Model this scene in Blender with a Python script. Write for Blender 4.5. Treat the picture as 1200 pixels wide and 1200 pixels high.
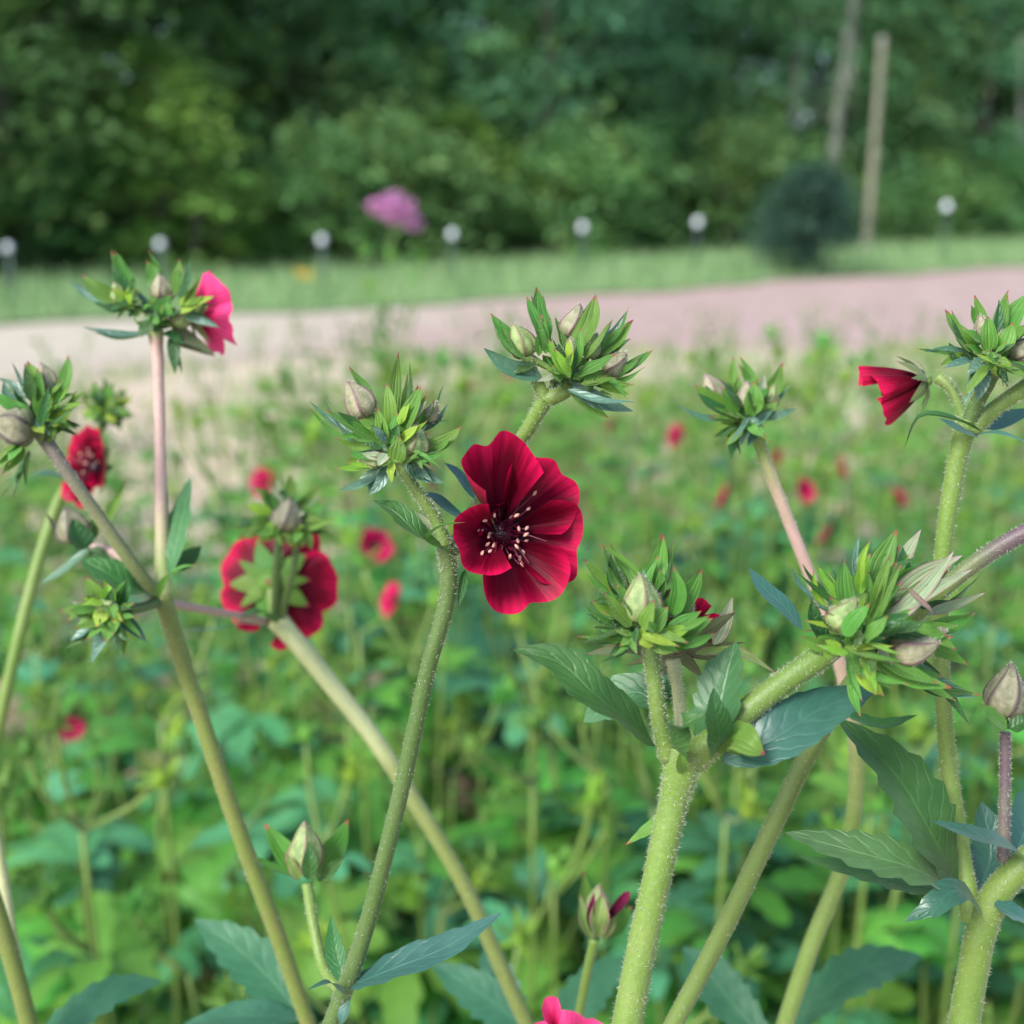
import bpy, math, random
from mathutils import Vector, Matrix
V = Vector
R = math.radians
random.seed(4)
for o in list(bpy.data.objects): bpy.data.objects.remove(o)
scene = bpy.context.scene
COL = scene.collection

# ------------------------------------------------------------------ camera
H = 0.90; PITCH = R(14.6); FPX = 600 / math.tan(R(25))
cam_d = bpy.data.cameras.new('camera'); cam = bpy.data.objects.new('camera', cam_d); COL.objects.link(cam)
cam.location = (0, 0, H); cam.rotation_euler = (R(90) - PITCH, 0, 0)
cam_d.sensor_width = 36; cam_d.lens = 18 / math.tan(R(25)); cam_d.clip_start = 0.01; cam_d.clip_end = 500
cam_d.dof.use_dof = True; cam_d.dof.focus_distance = 0.278; cam_d.dof.aperture_fstop = 8.6
scene.camera = cam
# ------------------------------------------------------------------ sky, sun, exposure
SUN_DIR = V((-0.50, -0.55, 0.68)).normalized()
world = bpy.data.worlds.new('World'); scene.world = world; world.use_nodes = True
wn = world.node_tree; bg = wn.nodes['Background']
sky = wn.nodes.new('ShaderNodeTexSky'); sky.sky_type = 'NISHITA'; sky.sun_disc = False
sky.sun_elevation = math.asin(SUN_DIR.z); sky.sun_rotation = math.atan2(SUN_DIR.x, SUN_DIR.y)
sky.air_density = 1.0; sky.dust_density = 1.6; sky.ozone_density = 1.0
wn.links.new(sky.outputs[0], bg.inputs[0]); bg.inputs[1].default_value = 0.145
sun_d = bpy.data.lights.new('sun', 'SUN'); sun = bpy.data.objects.new('sun', sun_d); COL.objects.link(sun)
sun_d.energy = 2.3; sun_d.angle = R(20); sun_d.color = (1.0, 0.98, 0.94)
sun.rotation_euler = (-SUN_DIR).to_track_quat('-Z', 'Y').to_euler(); sun.location = (-3, -2, 6)
scene.view_settings.view_transform = 'Standard'; scene.view_settings.look = 'None'
scene.view_settings.exposure = 1.27; scene.view_settings.gamma = 1.0
scene.view_settings.use_curve_mapping = False
scene.cycles.max_bounces = 5; scene.cycles.diffuse_bounces = 3; scene.cycles.glossy_bounces = 2; scene.cycles.transmission_bounces = 4; scene.cycles.transparent_max_bounces = 4

CS, SN = math.cos(PITCH), math.sin(PITCH)
FW = V((0, CS, -SN)); UP = V((0, SN, CS)); RT = V((1, 0, 0)); CAM = V((0, 0, H))
def ray(px, py): return FW + RT * ((px - 600) / FPX) + UP * ((600 - py) / FPX)
def P(px, py, d): return CAM + ray(px, py) * d          # point seen at a pixel, d metres in front of the lens
def smooth(a, b, x):
    t = max(0.0, min(1.0, (x - a) / (b - a))); return t * t * (3 - 2 * t)
def terrain(x, y):
    h = 0.026 * max(0.0, y - 12.0) * smooth(11, 17, y)
    q = (y - (0.93 * x + 27.0))
    h += 0.10 * max(0.0, q) if q > 0 else 0
    return h
def G(px, py):                                           # where a pixel's ray meets the ground
    r = ray(px, py); t = 0.3
    while t < 200:
        p = CAM + r * t
        if p.z <= terrain(p.x, p.y): return p
        t *= 1.004
    return p
# ------------------------------------------------------------------ materials
class NT:
    def __init__(s, name):
        s.m = bpy.data.materials.new(name); s.m.use_nodes = True; s.t = s.m.node_tree; s.n = s.t.nodes
        s.n.clear(); s.out = s.n.new('ShaderNodeOutputMaterial')
    def add(s, typ, **kw):
        n = s.n.new('ShaderNode' + typ)
        for k, v in kw.items(): setattr(n, k, v)
        return n
    def link(s, a, b): s.t.links.new(a, b)
    def put(s, sock, v):
        if hasattr(v, 'node'): s.link(v, sock)
        else: sock.default_value = v
    def math(s, op, a, b=0.0, c=None, clamp=False):
        n = s.add('Math', operation=op, use_clamp=clamp); s.put(n.inputs[0], a); s.put(n.inputs[1], b)
        if c is not None: s.put(n.inputs[2], c)
        return n.outputs[0]
    def ramp(s, x, lo, hi):
        n = s.add('MapRange', interpolation_type='SMOOTHSTEP'); s.put(n.inputs[0], x)
        n.inputs[1].default_value = lo; n.inputs[2].default_value = hi
        return n.outputs[0]
    def mix(s, f, a, b, mode='MIX'):
        n = s.add('Mix', data_type='RGBA', blend_type=mode); s.put(n.inputs[0], f)
        for i, v in ((6, a), (7, b)):
            if hasattr(v, 'node'): s.link(v, n.inputs[i])
            else: n.inputs[i].default_value = (*v[:3], 1)
        return n.outputs[2]
    def noise(s, vec, scale, detail=3, rough=0.55):
        n = s.add('TexNoise'); n.inputs['Scale'].default_value = scale; n.inputs['Detail'].default_value = detail
        n.inputs['Roughness'].default_value = rough
        if vec is not None: s.link(vec, n.inputs['Vector'])
        return n.outputs[0]
    def uv(s):
        t = s.add('TexCoord'); x = s.add('SeparateXYZ'); s.link(t.outputs['UV'], x.inputs[0])
        return t, x.outputs[0], x.outputs[1]
    def bump(s, h, strength=0.3, dist=0.001):
        n = s.add('Bump'); n.inputs['Strength'].default_value = strength; n.inputs['Distance'].default_value = dist
        s.link(h, n.inputs['Height']); return n.outputs[0]
    def finish(s, col, rough=0.5, normal=None, trans=0.0, tcol=None, sheen=0.0, spec=0.5):
        b = s.add('BsdfPrincipled'); s.put(b.inputs['Base Color'], col if hasattr(col, 'node') else (*col, 1))
        s.put(b.inputs['Roughness'], rough); b.inputs['Specular IOR Level'].default_value = spec
        if sheen: b.inputs['Sheen Weight'].default_value = sheen * 0.3; b.inputs['Sheen Roughness'].default_value = 0.45
        if normal is not None: s.link(normal, b.inputs['Normal'])
        sh = b.outputs[0]
        if trans:
            t = s.add('BsdfTranslucent'); tc = tcol if tcol is not None else col
            s.put(t.inputs[0], tc if hasattr(tc, 'node') else (*tc, 1))
            mx = s.add('MixShader'); mx.inputs[0].default_value = trans
            s.link(sh, mx.inputs[1]); s.link(t.outputs[0], mx.inputs[2]); sh = mx.outputs[0]
        s.link(sh, s.out.inputs[0]); return s.m

def leaf_mat(name, col, light, tip=None, edge=None, rough=0.5, trans=0.28, sheen=0.15, freq=7.0, vary=0.35, bump=0.5, bd=0.0006, nscale=260, spec=0.32, par=False):
    """col blade colour, light midrib/vein/young colour; u across, v along"""
    t = NT(name); tc, u, v = t.uv()
    a = t.math('ABSOLUTE', t.math('SUBTRACT', t.math('MULTIPLY', u, 2.0), 1.0))
    n0 = t.noise(tc.outputs['UV'], 4.0, 2)
    ph = t.math('MULTIPLY', t.math('ADD', t.math('SUBTRACT', v, t.math('MULTIPLY', t.math('POWER', a, 1.3), 0.26)), t.math('MULTIPLY', n0, 0.16)), freq * 6.2832)
    lat = t.math('POWER', t.math('ADD', t.math('MULTIPLY', t.math('SINE', ph), 0.5), 0.5), 8.0)
    if par: lat = t.math('POWER', t.math('ADD', t.math('MULTIPLY', t.math('SINE', t.math('ADD', t.math('MULTIPLY', a, 15.0), t.math('MULTIPLY', n0, 2.0))), 0.5), 0.5), 5.0)
    mid = t.ramp(a, 0.10, 0.0)
    vein = t.math('MAXIMUM', t.math('MULTIPLY', lat, 0.55), mid)
    n = t.noise(tc.outputs['Object'], nscale, 3)
    n2 = t.noise(tc.outputs['Object'], nscale * 0.22, 2)
    c = t.mix(t.ramp(n2, 0.3, 0.75), col, tuple(x * 0.68 + y * 0.32 for x, y in zip(col, light)))
    c = t.mix(t.math('MULTIPLY', vein, 0.24), c, light)
    c = t.mix(t.math('MULTIPLY', t.ramp(n, 0.35, 0.8), 0.3), c, tuple(x * 0.55 for x in col))
    if edge: c = t.mix(t.math('MULTIPLY', t.ramp(t.math('ADD', a, t.math('MULTIPLY', n, 0.2)), 0.80, 1.08), 0.9), c, edge)
    if tip: c = t.mix(t.ramp(t.math('ADD', v, t.math('MULTIPLY', n, 0.06)), 0.90, 1.0), c, tip)
    oi = t.add('ObjectInfo'); hs = t.add('HueSaturation'); t.link(c, hs.inputs['Color'])
    t.link(t.math('ADD', 0.475, t.math('MULTIPLY', oi.outputs['Random'], 0.05)), hs.inputs['Hue'])
    r2 = t.math('FRACT', t.math('MULTIPLY', oi.outputs['Random'], 7.31))
    t.link(t.math('ADD', 1.0 - vary * 0.5, t.math('MULTIPLY', r2, vary)), hs.inputs['Value'])
    c = hs.outputs[0]
    hgt = t.math('SUBTRACT', t.math('MULTIPLY', n, 0.5), t.math('MULTIPLY', vein, 0.9))
    ro = t.math('ADD', rough - 0.08, t.math('MULTIPLY', n, 0.16))
    return t.finish(c, ro, t.bump(hgt, bump, bd) if bump else None, trans, t.mix(0.35, c, tuple(min(1, x * 1.6) for x in light)), sheen, spec)

M = {}
M['bract'] = leaf_mat('bract_green', (0.062, 0.185, 0.018), (0.24, 0.40, 0.09), tip=(0.30, 0.05, 0.05), freq=4, sheen=0.25, trans=0.3, par=True)
M['bract_bright'] = leaf_mat('bract_young_green', (0.17, 0.33, 0.022), (0.38, 0.52, 0.09), tip=(0.38, 0.13, 0.08), freq=4, sheen=0.2, trans=0.35, par=True)
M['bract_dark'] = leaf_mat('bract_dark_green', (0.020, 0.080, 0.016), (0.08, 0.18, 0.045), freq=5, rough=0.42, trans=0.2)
M['bract_sky_sheen'] = leaf_mat('bract_painted_sky_sheen', (0.040, 0.120, 0.070), (0.13, 0.25, 0.17), freq=5, rough=0.40, trans=0.15, sheen=0.2, spec=0.6)  # bluish sky reflection painted into the green bract colour
M['bract_pale'] = leaf_mat('bract_silky_pale', (0.22, 0.29, 0.15), (0.46, 0.50, 0.36), tip=(0.40, 0.30, 0.30), edge=(0.30, 0.16, 0.17), freq=4, sheen=0.6, par=True)
M['leaf'] = leaf_mat('leaf_green', (0.026, 0.100, 0.020), (0.10, 0.24, 0.06), freq=9, rough=0.42, trans=0.25)
M['leaf_sky_sheen'] = leaf_mat('leaf_painted_sky_sheen', (0.024, 0.098, 0.066), (0.08, 0.20, 0.14), freq=7, rough=0.40, trans=0.12, sheen=0.2, spec=0.55, bump=0.35)  # leaf green tinted blue in its base colour to imitate reflected sky
M['leaf_silver'] = leaf_mat('leaf_glossy', (0.042, 0.130, 0.036), (0.15, 0.28, 0.13), freq=7, rough=0.42, trans=0.2, sheen=0.3, spec=0.38, bump=0.35)
M['leaf_mid'] = leaf_mat('leaf_bed_green', (0.088, 0.262, 0.036), (0.20, 0.44, 0.08), freq=8, rough=0.45, trans=0.36, vary=0.7, bump=0, nscale=60)
M['leaf_mid_blue'] = leaf_mat('leaf_bed_teal', (0.052, 0.210, 0.082), (0.14, 0.36, 0.16), freq=8, rough=0.42, trans=0.28, vary=0.7, bump=0, nscale=60)
M['leaf_low'] = leaf_mat('leaf_low_teal', (0.030, 0.120, 0.060), (0.10, 0.25, 0.13), freq=7, rough=0.45, trans=0.22, bump=0.3)
M['sepal'] = leaf_mat('sepal_green', (0.12, 0.20, 0.045), (0.30, 0.38, 0.13), tip=(0.22, 0.08, 0.09), edge=(0.24, 0.10, 0.11), freq=3, sheen=0.5, par=True)
M['sepal_dark'] = leaf_mat('sepal_olive', (0.085, 0.115, 0.050), (0.22, 0.24, 0.11), tip=(0.14, 0.06, 0.06), edge=(0.14, 0.06, 0.07), freq=3, sheen=0.4, par=True)
M['brown'] = leaf_mat('withered_brown', (0.17, 0.10, 0.08), (0.36, 0.28, 0.22), edge=(0.05, 0.03, 0.03), freq=3, rough=0.4)

def stem_mat(name, col, alt, hi=0.6, rough=0.5):
    t = NT(name); tc, u, v = t.uv()
    mp = t.add('Mapping'); t.link(tc.outputs['UV'], mp.inputs[0]); mp.inputs['Scale'].default_value = (7, 26, 1)
    n = t.noise(mp.outputs[0], 1.2, 4, 0.65); n2 = t.noise(tc.outputs['Object'], 900, 2); n3 = t.noise(tc.outputs['Object'], 60, 2)
    c = t.mix(t.math('MULTIPLY', t.ramp(n3, 0.35, 0.7), hi), col, alt)
    c = t.mix(t.math('MULTIPLY', t.ramp(n, 0.45, 0.75), 0.35), c, tuple(x * 0.6 for x in col))
    c = t.mix(t.math('MULTIPLY', t.ramp(n2, 0.5, 0.75), 0.25), c, tuple(min(1, x * 1.6 + 0.02) for x in col))
    return t.finish(c, rough, t.bump(t.math('ADD', n2, t.math('MULTIPLY', n, 0.6)), 0.35, 0.0005), 0.12, None, 0.5)
M['stem'] = stem_mat('stem_green', (0.100, 0.180, 0.024), (0.145, 0.20, 0.04))
M['stem_light'] = stem_mat('stem_yellow_green', (0.125, 0.215, 0.030), (0.185, 0.25, 0.06))
M['stem_dark'] = stem_mat('stem_dark_green', (0.062, 0.120, 0.022), (0.095, 0.145, 0.04))
M['stem_pink'] = stem_mat('stem_pink', (0.42, 0.27, 0.24), (0.48, 0.38, 0.27), 0.8)
M['stem_pale'] = stem_mat('stem_cream', (0.44, 0.45, 0.25), (0.36, 0.40, 0.16), 0.8)
M['stem_purple'] = stem_mat('stem_purple', (0.10, 0.065, 0.075), (0.15, 0.17, 0.09), 0.8)
M['stem_olive'] = stem_mat('stem_olive_red', (0.135, 0.185, 0.030), (0.17, 0.16, 0.045), 0.5)
def stem_grad(name, c0, c1, lo, hi, c2=None, lo2=.9, hi2=1.0):
    """stem whose skin changes colour along its length"""
    t = NT(name); tc, u, v = t.uv()
    mp = t.add('Mapping'); t.link(tc.outputs['UV'], mp.inputs[0]); mp.inputs['Scale'].default_value = (7, 26, 1)
    n = t.noise(mp.outputs[0], 1.2, 4, 0.65); n2 = t.noise(tc.outputs['Object'], 900, 2); n3 = t.noise(tc.outputs['Object'], 60, 2)
    vv = t.math('ADD', v, t.math('MULTIPLY', t.math('SUBTRACT', n3, 0.5), 0.15))
    c = t.mix(t.ramp(vv, lo, hi), c0, c1)
    if c2: c = t.mix(t.ramp(vv, lo2, hi2), c, c2)
    c = t.mix(t.math('MULTIPLY', t.ramp(n, 0.45, 0.75), 0.3), c, tuple(x * 0.55 for x in c0))
    c = t.mix(t.math('MULTIPLY', t.ramp(n2, 0.5, 0.75), 0.15), c, tuple(min(1, x * 1.3 + 0.03) for x in c1))
    return t.finish(c, 0.5, t.bump(t.math('ADD', n2, t.math('MULTIPLY', n, 0.6)), 0.35, 0.0005), 0.12, None, 0.5)
OLV = (0.20, 0.235, 0.050); PNK = (0.46, 0.30, 0.26); PUR = (0.105, 0.065, 0.08); PAL = (0.40, 0.43, 0.20); LGR = (0.155, 0.24, 0.045)
M['stem_e'] = stem_grad('stem_olive_to_purple', (0.115, 0.18, 0.034), PUR, .74, .92)
M['stem_g'] = stem_grad('stem_green_pink_green', LGR, PNK, .52, .66, LGR, .80, .92)
M['stem_b1'] = stem_grad('stem_pale_to_pink', (0.34, 0.40, 0.13), PNK, .10, .35, (0.25, 0.33, 0.11), .85, .98)
M['stem_b2'] = stem_grad('stem_green_to_purple', (0.16, 0.19, 0.06), (0.15, 0.13, 0.10), .15, .7)
M['stem_c'] = stem_grad('stem_olive_to_cream', (0.15, 0.19, 0.04), PAL, .55, .75)

def hair_mat():
    t = NT('silky_hair'); return t.finish((0.62, 0.64, 0.52), 0.5, None, 0.4, None, 0.2)
M['hair'] = hair_mat()

def petal_mat(name, dark, mid, edge, reach=0.62, trans=0.35):
    t = NT(name); tc, u, v = t.uv()
    mp = t.add('Mapping'); t.link(tc.outputs['UV'], mp.inputs[0]); mp.inputs['Scale'].default_value = (26, 1.6, 1)
    st = t.noise(mp.outputs[0], 1.0, 4, 0.6)
    mp2 = t.add('Mapping'); t.link(tc.outputs['UV'], mp2.inputs[0]); mp2.inputs['Scale'].default_value = (4, 2.0, 1)
    big = t.noise(mp2.outputs[0], 1.0, 2)
    w = t.math('ADD', v, t.math('MULTIPLY', t.math('SUBTRACT', st, 0.5), 0.45))
    w = t.math('ADD', w, t.math('MULTIPLY', t.math('SUBTRACT', big, 0.5), 0.35))
    c = t.mix(t.ramp(w, 0.12, reach), dark, mid)
    c = t.mix(t.ramp(w, reach - 0.08, reach + 0.36), c, edge)
    vn = t.math('POWER', t.math('ADD', t.math('MULTIPLY', t.math('SINE', t.math('ADD', t.math('MULTIPLY', u, 95.0), t.math('MULTIPLY', st, 7.0))), 0.5), 0.5), 3.0)
    c = t.mix(t.math('MULTIPLY', vn, 0.14), c, dark)
    hgt = t.math('ADD', t.math('MULTIPLY', vn, 0.7), t.math('MULTIPLY', st, 0.8))
    return t.finish(c, 0.45, t.bump(hgt, 0.18, 0.0005), trans, t.mix(0.2, c, edge), 0.0, 0.13)
M['petal'] = petal_mat('petal_crimson', (0.014, 0.001, 0.006), (0.13, 0.0015, 0.014), (0.60, 0.006, 0.070), 0.76)
M['petal_pink'] = petal_mat('petal_rose', (0.20, 0.004, 0.03), (0.55, 0.012, 0.09), (0.78, 0.06, 0.22), 0.45)
M['petal_mid'] = petal_mat('petal_red', (0.10, 0.002, 0.012), (0.36, 0.004, 0.045), (0.60, 0.010, 0.110), 0.45)
M['petal_dark'] = petal_mat('petal_maroon', (0.012, 0.001, 0.006), (0.07, 0.003, 0.02), (0.16, 0.01, 0.05))
def flat(name, col, rough=0.5, n=300, trans=0.0, amt=0.4, sheen=0.0):
    t = NT(name); tc = t.add('TexCoord'); k = t.noise(tc.outputs['Object'], n, 4, 0.6)
    return t.finish(t.mix(t.math('MULTIPLY', t.ramp(k, 0.35, 0.7), amt * 1.6, clamp=True), col, tuple(x * 0.45 for x in col)), rough, t.bump(k, 0.4, 0.2 / n), trans, None, sheen)
M['disc'] = flat('flower_disc_maroon', (0.030, 0.004, 0.012), 0.45, 1500)
M['filament'] = flat('filament_maroon', (0.13, 0.006, 0.03), 0.4, 900)
M['anther'] = flat('anther_salmon', (0.72, 0.36, 0.28), 0.55, 900, 0.1, 0.2)

def bud_mat(name, col, light, seam):
    t = NT(name); tc, u, v = t.uv()
    s5 = t.math('FRACT', t.math('MULTIPLY', u, 5.0)); a = t.math('ABSOLUTE', t.math('SUBTRACT', t.math('MULTIPLY', s5, 2.0), 1.0))
    n = t.noise(tc.outputs['Object'], 500, 3)
    an = t.math('ADD', a, t.math('MULTIPLY', t.math('SUBTRACT', n, 0.5), 0.25))
    c = t.mix(t.ramp(n, 0.3, 0.7), col, light)
    c = t.mix(t.math('MULTIPLY', t.ramp(an, 0.70, 0.98), 0.9), c, seam)
    c = t.mix(t.math('MULTIPLY', t.ramp(v, 0.82, 1.0), 0.7), c, seam)
    h = t.math('ADD', n, t.math('MULTIPLY', t.noise(tc.outputs['Object'], 1800, 3), 0.6))
    return t.finish(c, 0.6, t.bump(h, 0.5, 0.0005), 0.1, None, 0.15)
M['bud'] = bud_mat('bud_green', (0.13, 0.20, 0.055), (0.24, 0.31, 0.11), (0.15, 0.085, 0.06))
M['bud_purple'] = bud_mat('bud_purple', (0.17, 0.175, 0.085), (0.29, 0.27, 0.17), (0.15, 0.07, 0.085))
M['bud_olive'] = bud_mat('bud_olive', (0.12, 0.125, 0.065), (0.22, 0.21, 0.13), (0.055, 0.03, 0.035))

# ------------------------------------------------------------------ mesh helpers
ORG = {}
def mesh(name, verts, faces, uvs=None, smooth_=True):
    me = bpy.data.meshes.new(name); me.from_pydata([tuple(v) for v in verts], [], faces)
    if uvs is not None:
        ul = me.uv_layers.new(name='UVMap'); li = [0] * len(me.loops); me.loops.foreach_get('vertex_index', li)
        flatuv = [0.0] * (2 * len(li))
        for k, vi in enumerate(li): flatuv[2 * k], flatuv[2 * k + 1] = uvs[vi]
        ul.data.foreach_set('uv', flatuv)
    if smooth_: me.polygons.foreach_set('use_smooth', [True] * len(me.polygons))
    me.update(); return me
def mk(name, geo, mat, parent=None, origin=None, kind=None):
    """geo = (verts in world, faces, uvs) -> object whose origin sits at origin"""
    vs, fs, uv = geo
    o0 = V(origin) if origin is not None else V(vs[0])
    me = mesh(name, [V(v) - o0 for v in vs], fs, uv)
    ob = bpy.data.objects.new(name, me); COL.objects.link(ob); me.materials.append(M[mat] if isinstance(mat, str) else mat)
    ORG[ob.name] = o0
    if parent is not None: ob.parent = parent; ob.location = o0 - ORG[parent.name]
    else: ob.location = o0
    if kind: ob['kind'] = kind
    return ob
def empty(name, loc):
    o = bpy.data.objects.new(name, None); COL.objects.link(o); o.location = loc; o.empty_display_size = 0.02; ORG[o.name] = V(loc); return o
def tag(o, label, cat, group=None):
    o['label'] = label; o['category'] = cat
    if group: o['group'] = group
    return o
def join(geos):
    vs, fs, uv = [], [], []
    for a, b, c in geos:
        k = len(vs); vs += a; fs += [tuple(i + k for i in f) for f in b]; uv += c
    return vs, fs, uv
def catmull(pts, n):
    """smooth curve through points (Vectors of any size)"""
    if len(pts) == 2: return [pts[0].lerp(pts[1], i / n) for i in range(n + 1)]
    m = len(pts) - 1; d = [max((pts[k + 1] - pts[k]).length, 1e-7) for k in range(m)]; tg = []
    for k in range(m + 1):                                # chord-length tangents: no overshoot on uneven spacing
        if k == 0: tg.append((pts[1] - pts[0]) / d[0])
        elif k == m: tg.append((pts[m] - pts[m - 1]) / d[m - 1])
        else: tg.append(((pts[k] - pts[k - 1]) / d[k - 1] * d[k] + (pts[k + 1] - pts[k]) / d[k] * d[k - 1]) / (d[k] + d[k - 1]))
    out = []
    for i in range(n + 1):
        f = i / n * m; k = min(int(f), m - 1); t = f - k; h = d[k]
        out.append(pts[k] * (2 * t ** 3 - 3 * t * t + 1) + tg[k] * (h * (t ** 3 - 2 * t * t + t)) + pts[k + 1] * (3 * t * t - 2 * t ** 3) + tg[k + 1] * (h * (t ** 3 - t * t)))
    return out
SH = {
    'bract': lambda t: (max(t, 0) ** 0.62) * (max(1 - t, 0) ** 1.0) * 1.98 + 0.12 * (1 - t) ** 2,
    'lance': lambda t: (max(t, 0) ** 0.8) * (max(1 - t, 0) ** 0.9) * 3.2 * 0.98,
    'sepal': lambda t: min(1, 1.02 * (1 - t) ** 0.65) * (0.75 + 0.5 * t * (1 - t)),
    'obov': lambda t: (max(t, 0) ** 0.85) * (max(1 - t, 0) ** 0.5) * 1.95,
}
def blade(pts, width, nrm, shape='bract', fold=0.25, wave=0.0, serr=0.0, teeth=8, nseg=10, nh=2, roll=0.0, cup=0.0):
    """leaf-like sheet along pts; nrm = way the upper face looks; fold lifts the margins"""
    if serr: nseg = teeth * 4
    c = catmull([V(p) for p in pts], nseg); vs, fs, uv = [], [], []
    f = SH[shape]; nr = V(nrm).normalized(); ph = random.random() * 6.28
    for i in range(nseg + 1):
        t = i / nseg; T = (c[min(i + 1, nseg)] - c[max(i - 1, 0)])
        if T.length < 1e-9: T = V((0, 0, 1))
        T.normalize(); S = T.cross(nr)
        if S.length < 1e-5: S = T.cross(V((1, 0.3, 0.2)))
        S.normalize(); N = S.cross(T)
        if roll: S = (S * math.cos(roll * t) + N * math.sin(roll * t)); N = S.cross(T)
        w = max(width * 0.5 * f(t), width * 0.012)
        if serr:
            saw = (t * teeth) % 1.0; we = w * (1 + 2.0 * serr * ((saw - 0.2) if t < 0.97 else 0)); 
        else: we = w
        for j in range(-nh, nh + 1):
            s = j / nh; ww = we if abs(j) == nh else w
            lift = fold * abs(s) * w + cup * s * s * w + wave * width * math.sin(t * 11 + ph + (1.5 if s > 0 else 0)) * s * s
            vs.append(c[i] + S * (s * ww) + N * lift); uv.append((s * 0.5 + 0.5, t))
    k = 2 * nh + 1
    for i in range(nseg):
        for j in range(2 * nh):
            a = i * k + j; fs.append((a, a + 1, a + k + 1, a + k))
    return vs, fs, uv
def tube(pts, radii, nseg=20, nr=12, cap=True):
    if isinstance(radii, (int, float)): radii = [radii] * len(pts)
    c = catmull([V(p) for p in pts], nseg); rr = [V((radii[min(int(i / nseg * (len(radii) - 1)), len(radii) - 2)] * (1 - q_) + radii[min(int(i / nseg * (len(radii) - 1)), len(radii) - 2) + 1] * q_, 0, 0)) for i in range(nseg + 1) for q_ in [i / nseg * (len(radii) - 1) - min(int(i / nseg * (len(radii) - 1)), len(radii) - 2)]]
    vs, fs, uv = [], [], []; prev = None
    for i in range(nseg + 1):
        T = (c[min(i + 1, nseg)] - c[max(i - 1, 0)]).normalized()
        if prev is None: prev = T.orthogonal().normalized()
        A = (prev - T * prev.dot(T)).normalized(); B = T.cross(A); prev = A
        for j in range(nr):
            a = 6.28318 * j / nr; vs.append(c[i] + (A * math.cos(a) + B * math.sin(a)) * rr[i].x); uv.append((j / nr, i / nseg))
    for i in range(nseg):
        for j in range(nr):
            fs.append((i * nr + j, i * nr + (j + 1) % nr, (i + 1) * nr + (j + 1) % nr, (i + 1) * nr + j))
    if cap:
        fs.append(tuple(range(nr))[::-1]); fs.append(tuple(range(nseg * nr, nseg * nr + nr)))
    return vs, fs, uv
def hairs(geo, n, length, width=0.00008, lean=None):
    """short silky hairs standing on a surface"""
    vs, fs, _ = geo; out = []; of = []; quads = [f for f in fs if len(f) == 4]
    for k in range(n):
        f = random.choice(quads); a, b, c, d = (V(vs[i]) for i in f)
        s, t = random.random(), random.random(); p = a.lerp(b, s).lerp(d.lerp(c, s), t)
        nn = (b - a).cross(d - a)
        if nn.length < 1e-14: continue
        nn.normalize(); dr = (nn + V((random.gauss(0, .35), random.gauss(0, .35), random.gauss(0, .35)))).normalized()
        sd = dr.cross(V((random.random(), random.random(), 0.3))).normalized() * width
        L = length * random.uniform(0.4, 1.15); i = len(out)
        out += [p - sd, p + sd, p + dr * L]; of.append((i, i + 1, i + 2))
    return out, of, [(0, 0)] * len(out)
def bud_geo(base, tip, r, nv=14, nr=50):
    """closed bud: five valvate sepals meeting in raised seams, pointed tip"""
    ax = (V(tip) - V(base)); L = ax.length; ax.normalize(); A = ax.orthogonal().normalized(); B = ax.cross(A)
    vs, fs, uv = [], [], []
    for i in range(nv + 1):
        t = i / nv; rad = r * (math.sin(math.pi * min(1, t ** 0.62 * 1.0)) ** 0.75 if t < 1 else 0) * (1 - 0.18 * t) + 0.03 * r
        for j in range(nr):
            u = j / nr; a = abs(((u * 5) % 1) * 2 - 1)
            q = rad * (1 + 0.20 * (a ** 6) * math.sin(math.pi * min(1, t * 0.9 + .1)) + 0.03 * math.sin(u * 37 + t * 5) - 0.04 * math.cos(a * 3.1416) * 0.5)
            an = 6.28318 * (u + 0.10 * t)
            vs.append(V(base) + ax * (L * t) + (A * math.cos(an) + B * math.sin(an)) * q); uv.append((u + 0.0001, t))
    for i in range(nv):
        for j in range(nr): fs.append((i * nr + j, i * nr + (j + 1) % nr, (i + 1) * nr + (j + 1) % nr, (i + 1) * nr + j))
    return vs, fs, uv
def frame(axis, spin=0.0):
    z = V(axis).normalized(); x = V((0, 0, 1)).cross(z)
    if x.length < 0.05: x = V((1, 0, 0))
    x.normalize(); y = z.cross(x); c, s = math.cos(spin), math.sin(spin)
    return x * c + y * s, y * c - x * s, z
def petal_geo(cen, fr, ang, half, rad, cup=0.25, ruffle=0.05, notch=0.06, inroll=0.1, r0=0.06, nu=14, nv=12, seed=0, bend=0.0):
    X, Y, Z = fr; vs, fs, uv = [], [], []; rg = random.Random(seed); p1, p2, p3 = rg.random() * 6, rg.random() * 6, rg.random() * 6
    for i in range(nv + 1):
        v = i / nv
        for j in range(nu + 1):
            u = j / nu * 2 - 1
            rmax = rad * (1 - 0.40 * abs(u) ** 3.0 - notch * math.exp(-(u / 0.16) ** 2) + 0.022 * math.sin(6 * u + p1) + 0.012 * math.sin(13 * u + p2))
            r = rmax * (r0 + (1 - r0) * v); a = ang + half * u * (0.62 + 0.38 * math.sin(min(v * 1.35, 1) * 1.57))
            z = cup * rad * v ** 1.6 - bend * rad * max(0, v - 0.6) ** 2 * 4
            z += ruffle * rad * v * v * (math.sin(4.2 * u + p1) + 0.55 * math.sin(9.5 * u + p2) + 0.3 * math.sin(15 * u + 5 * v + p3))
            z += inroll * rad * abs(u) ** 4 * v + 0.055 * rad * u * v
            vs.append(cen + (X * math.cos(a) + Y * math.sin(a)) * r + Z * z); uv.append((u * 0.5 + 0.5, v))
    k = nu + 1
    for i in range(nv):
        for j in range(nu): a = i * k + j; fs.append((a, a + 1, a + k + 1, a + k))
    return vs, fs, uv
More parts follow.
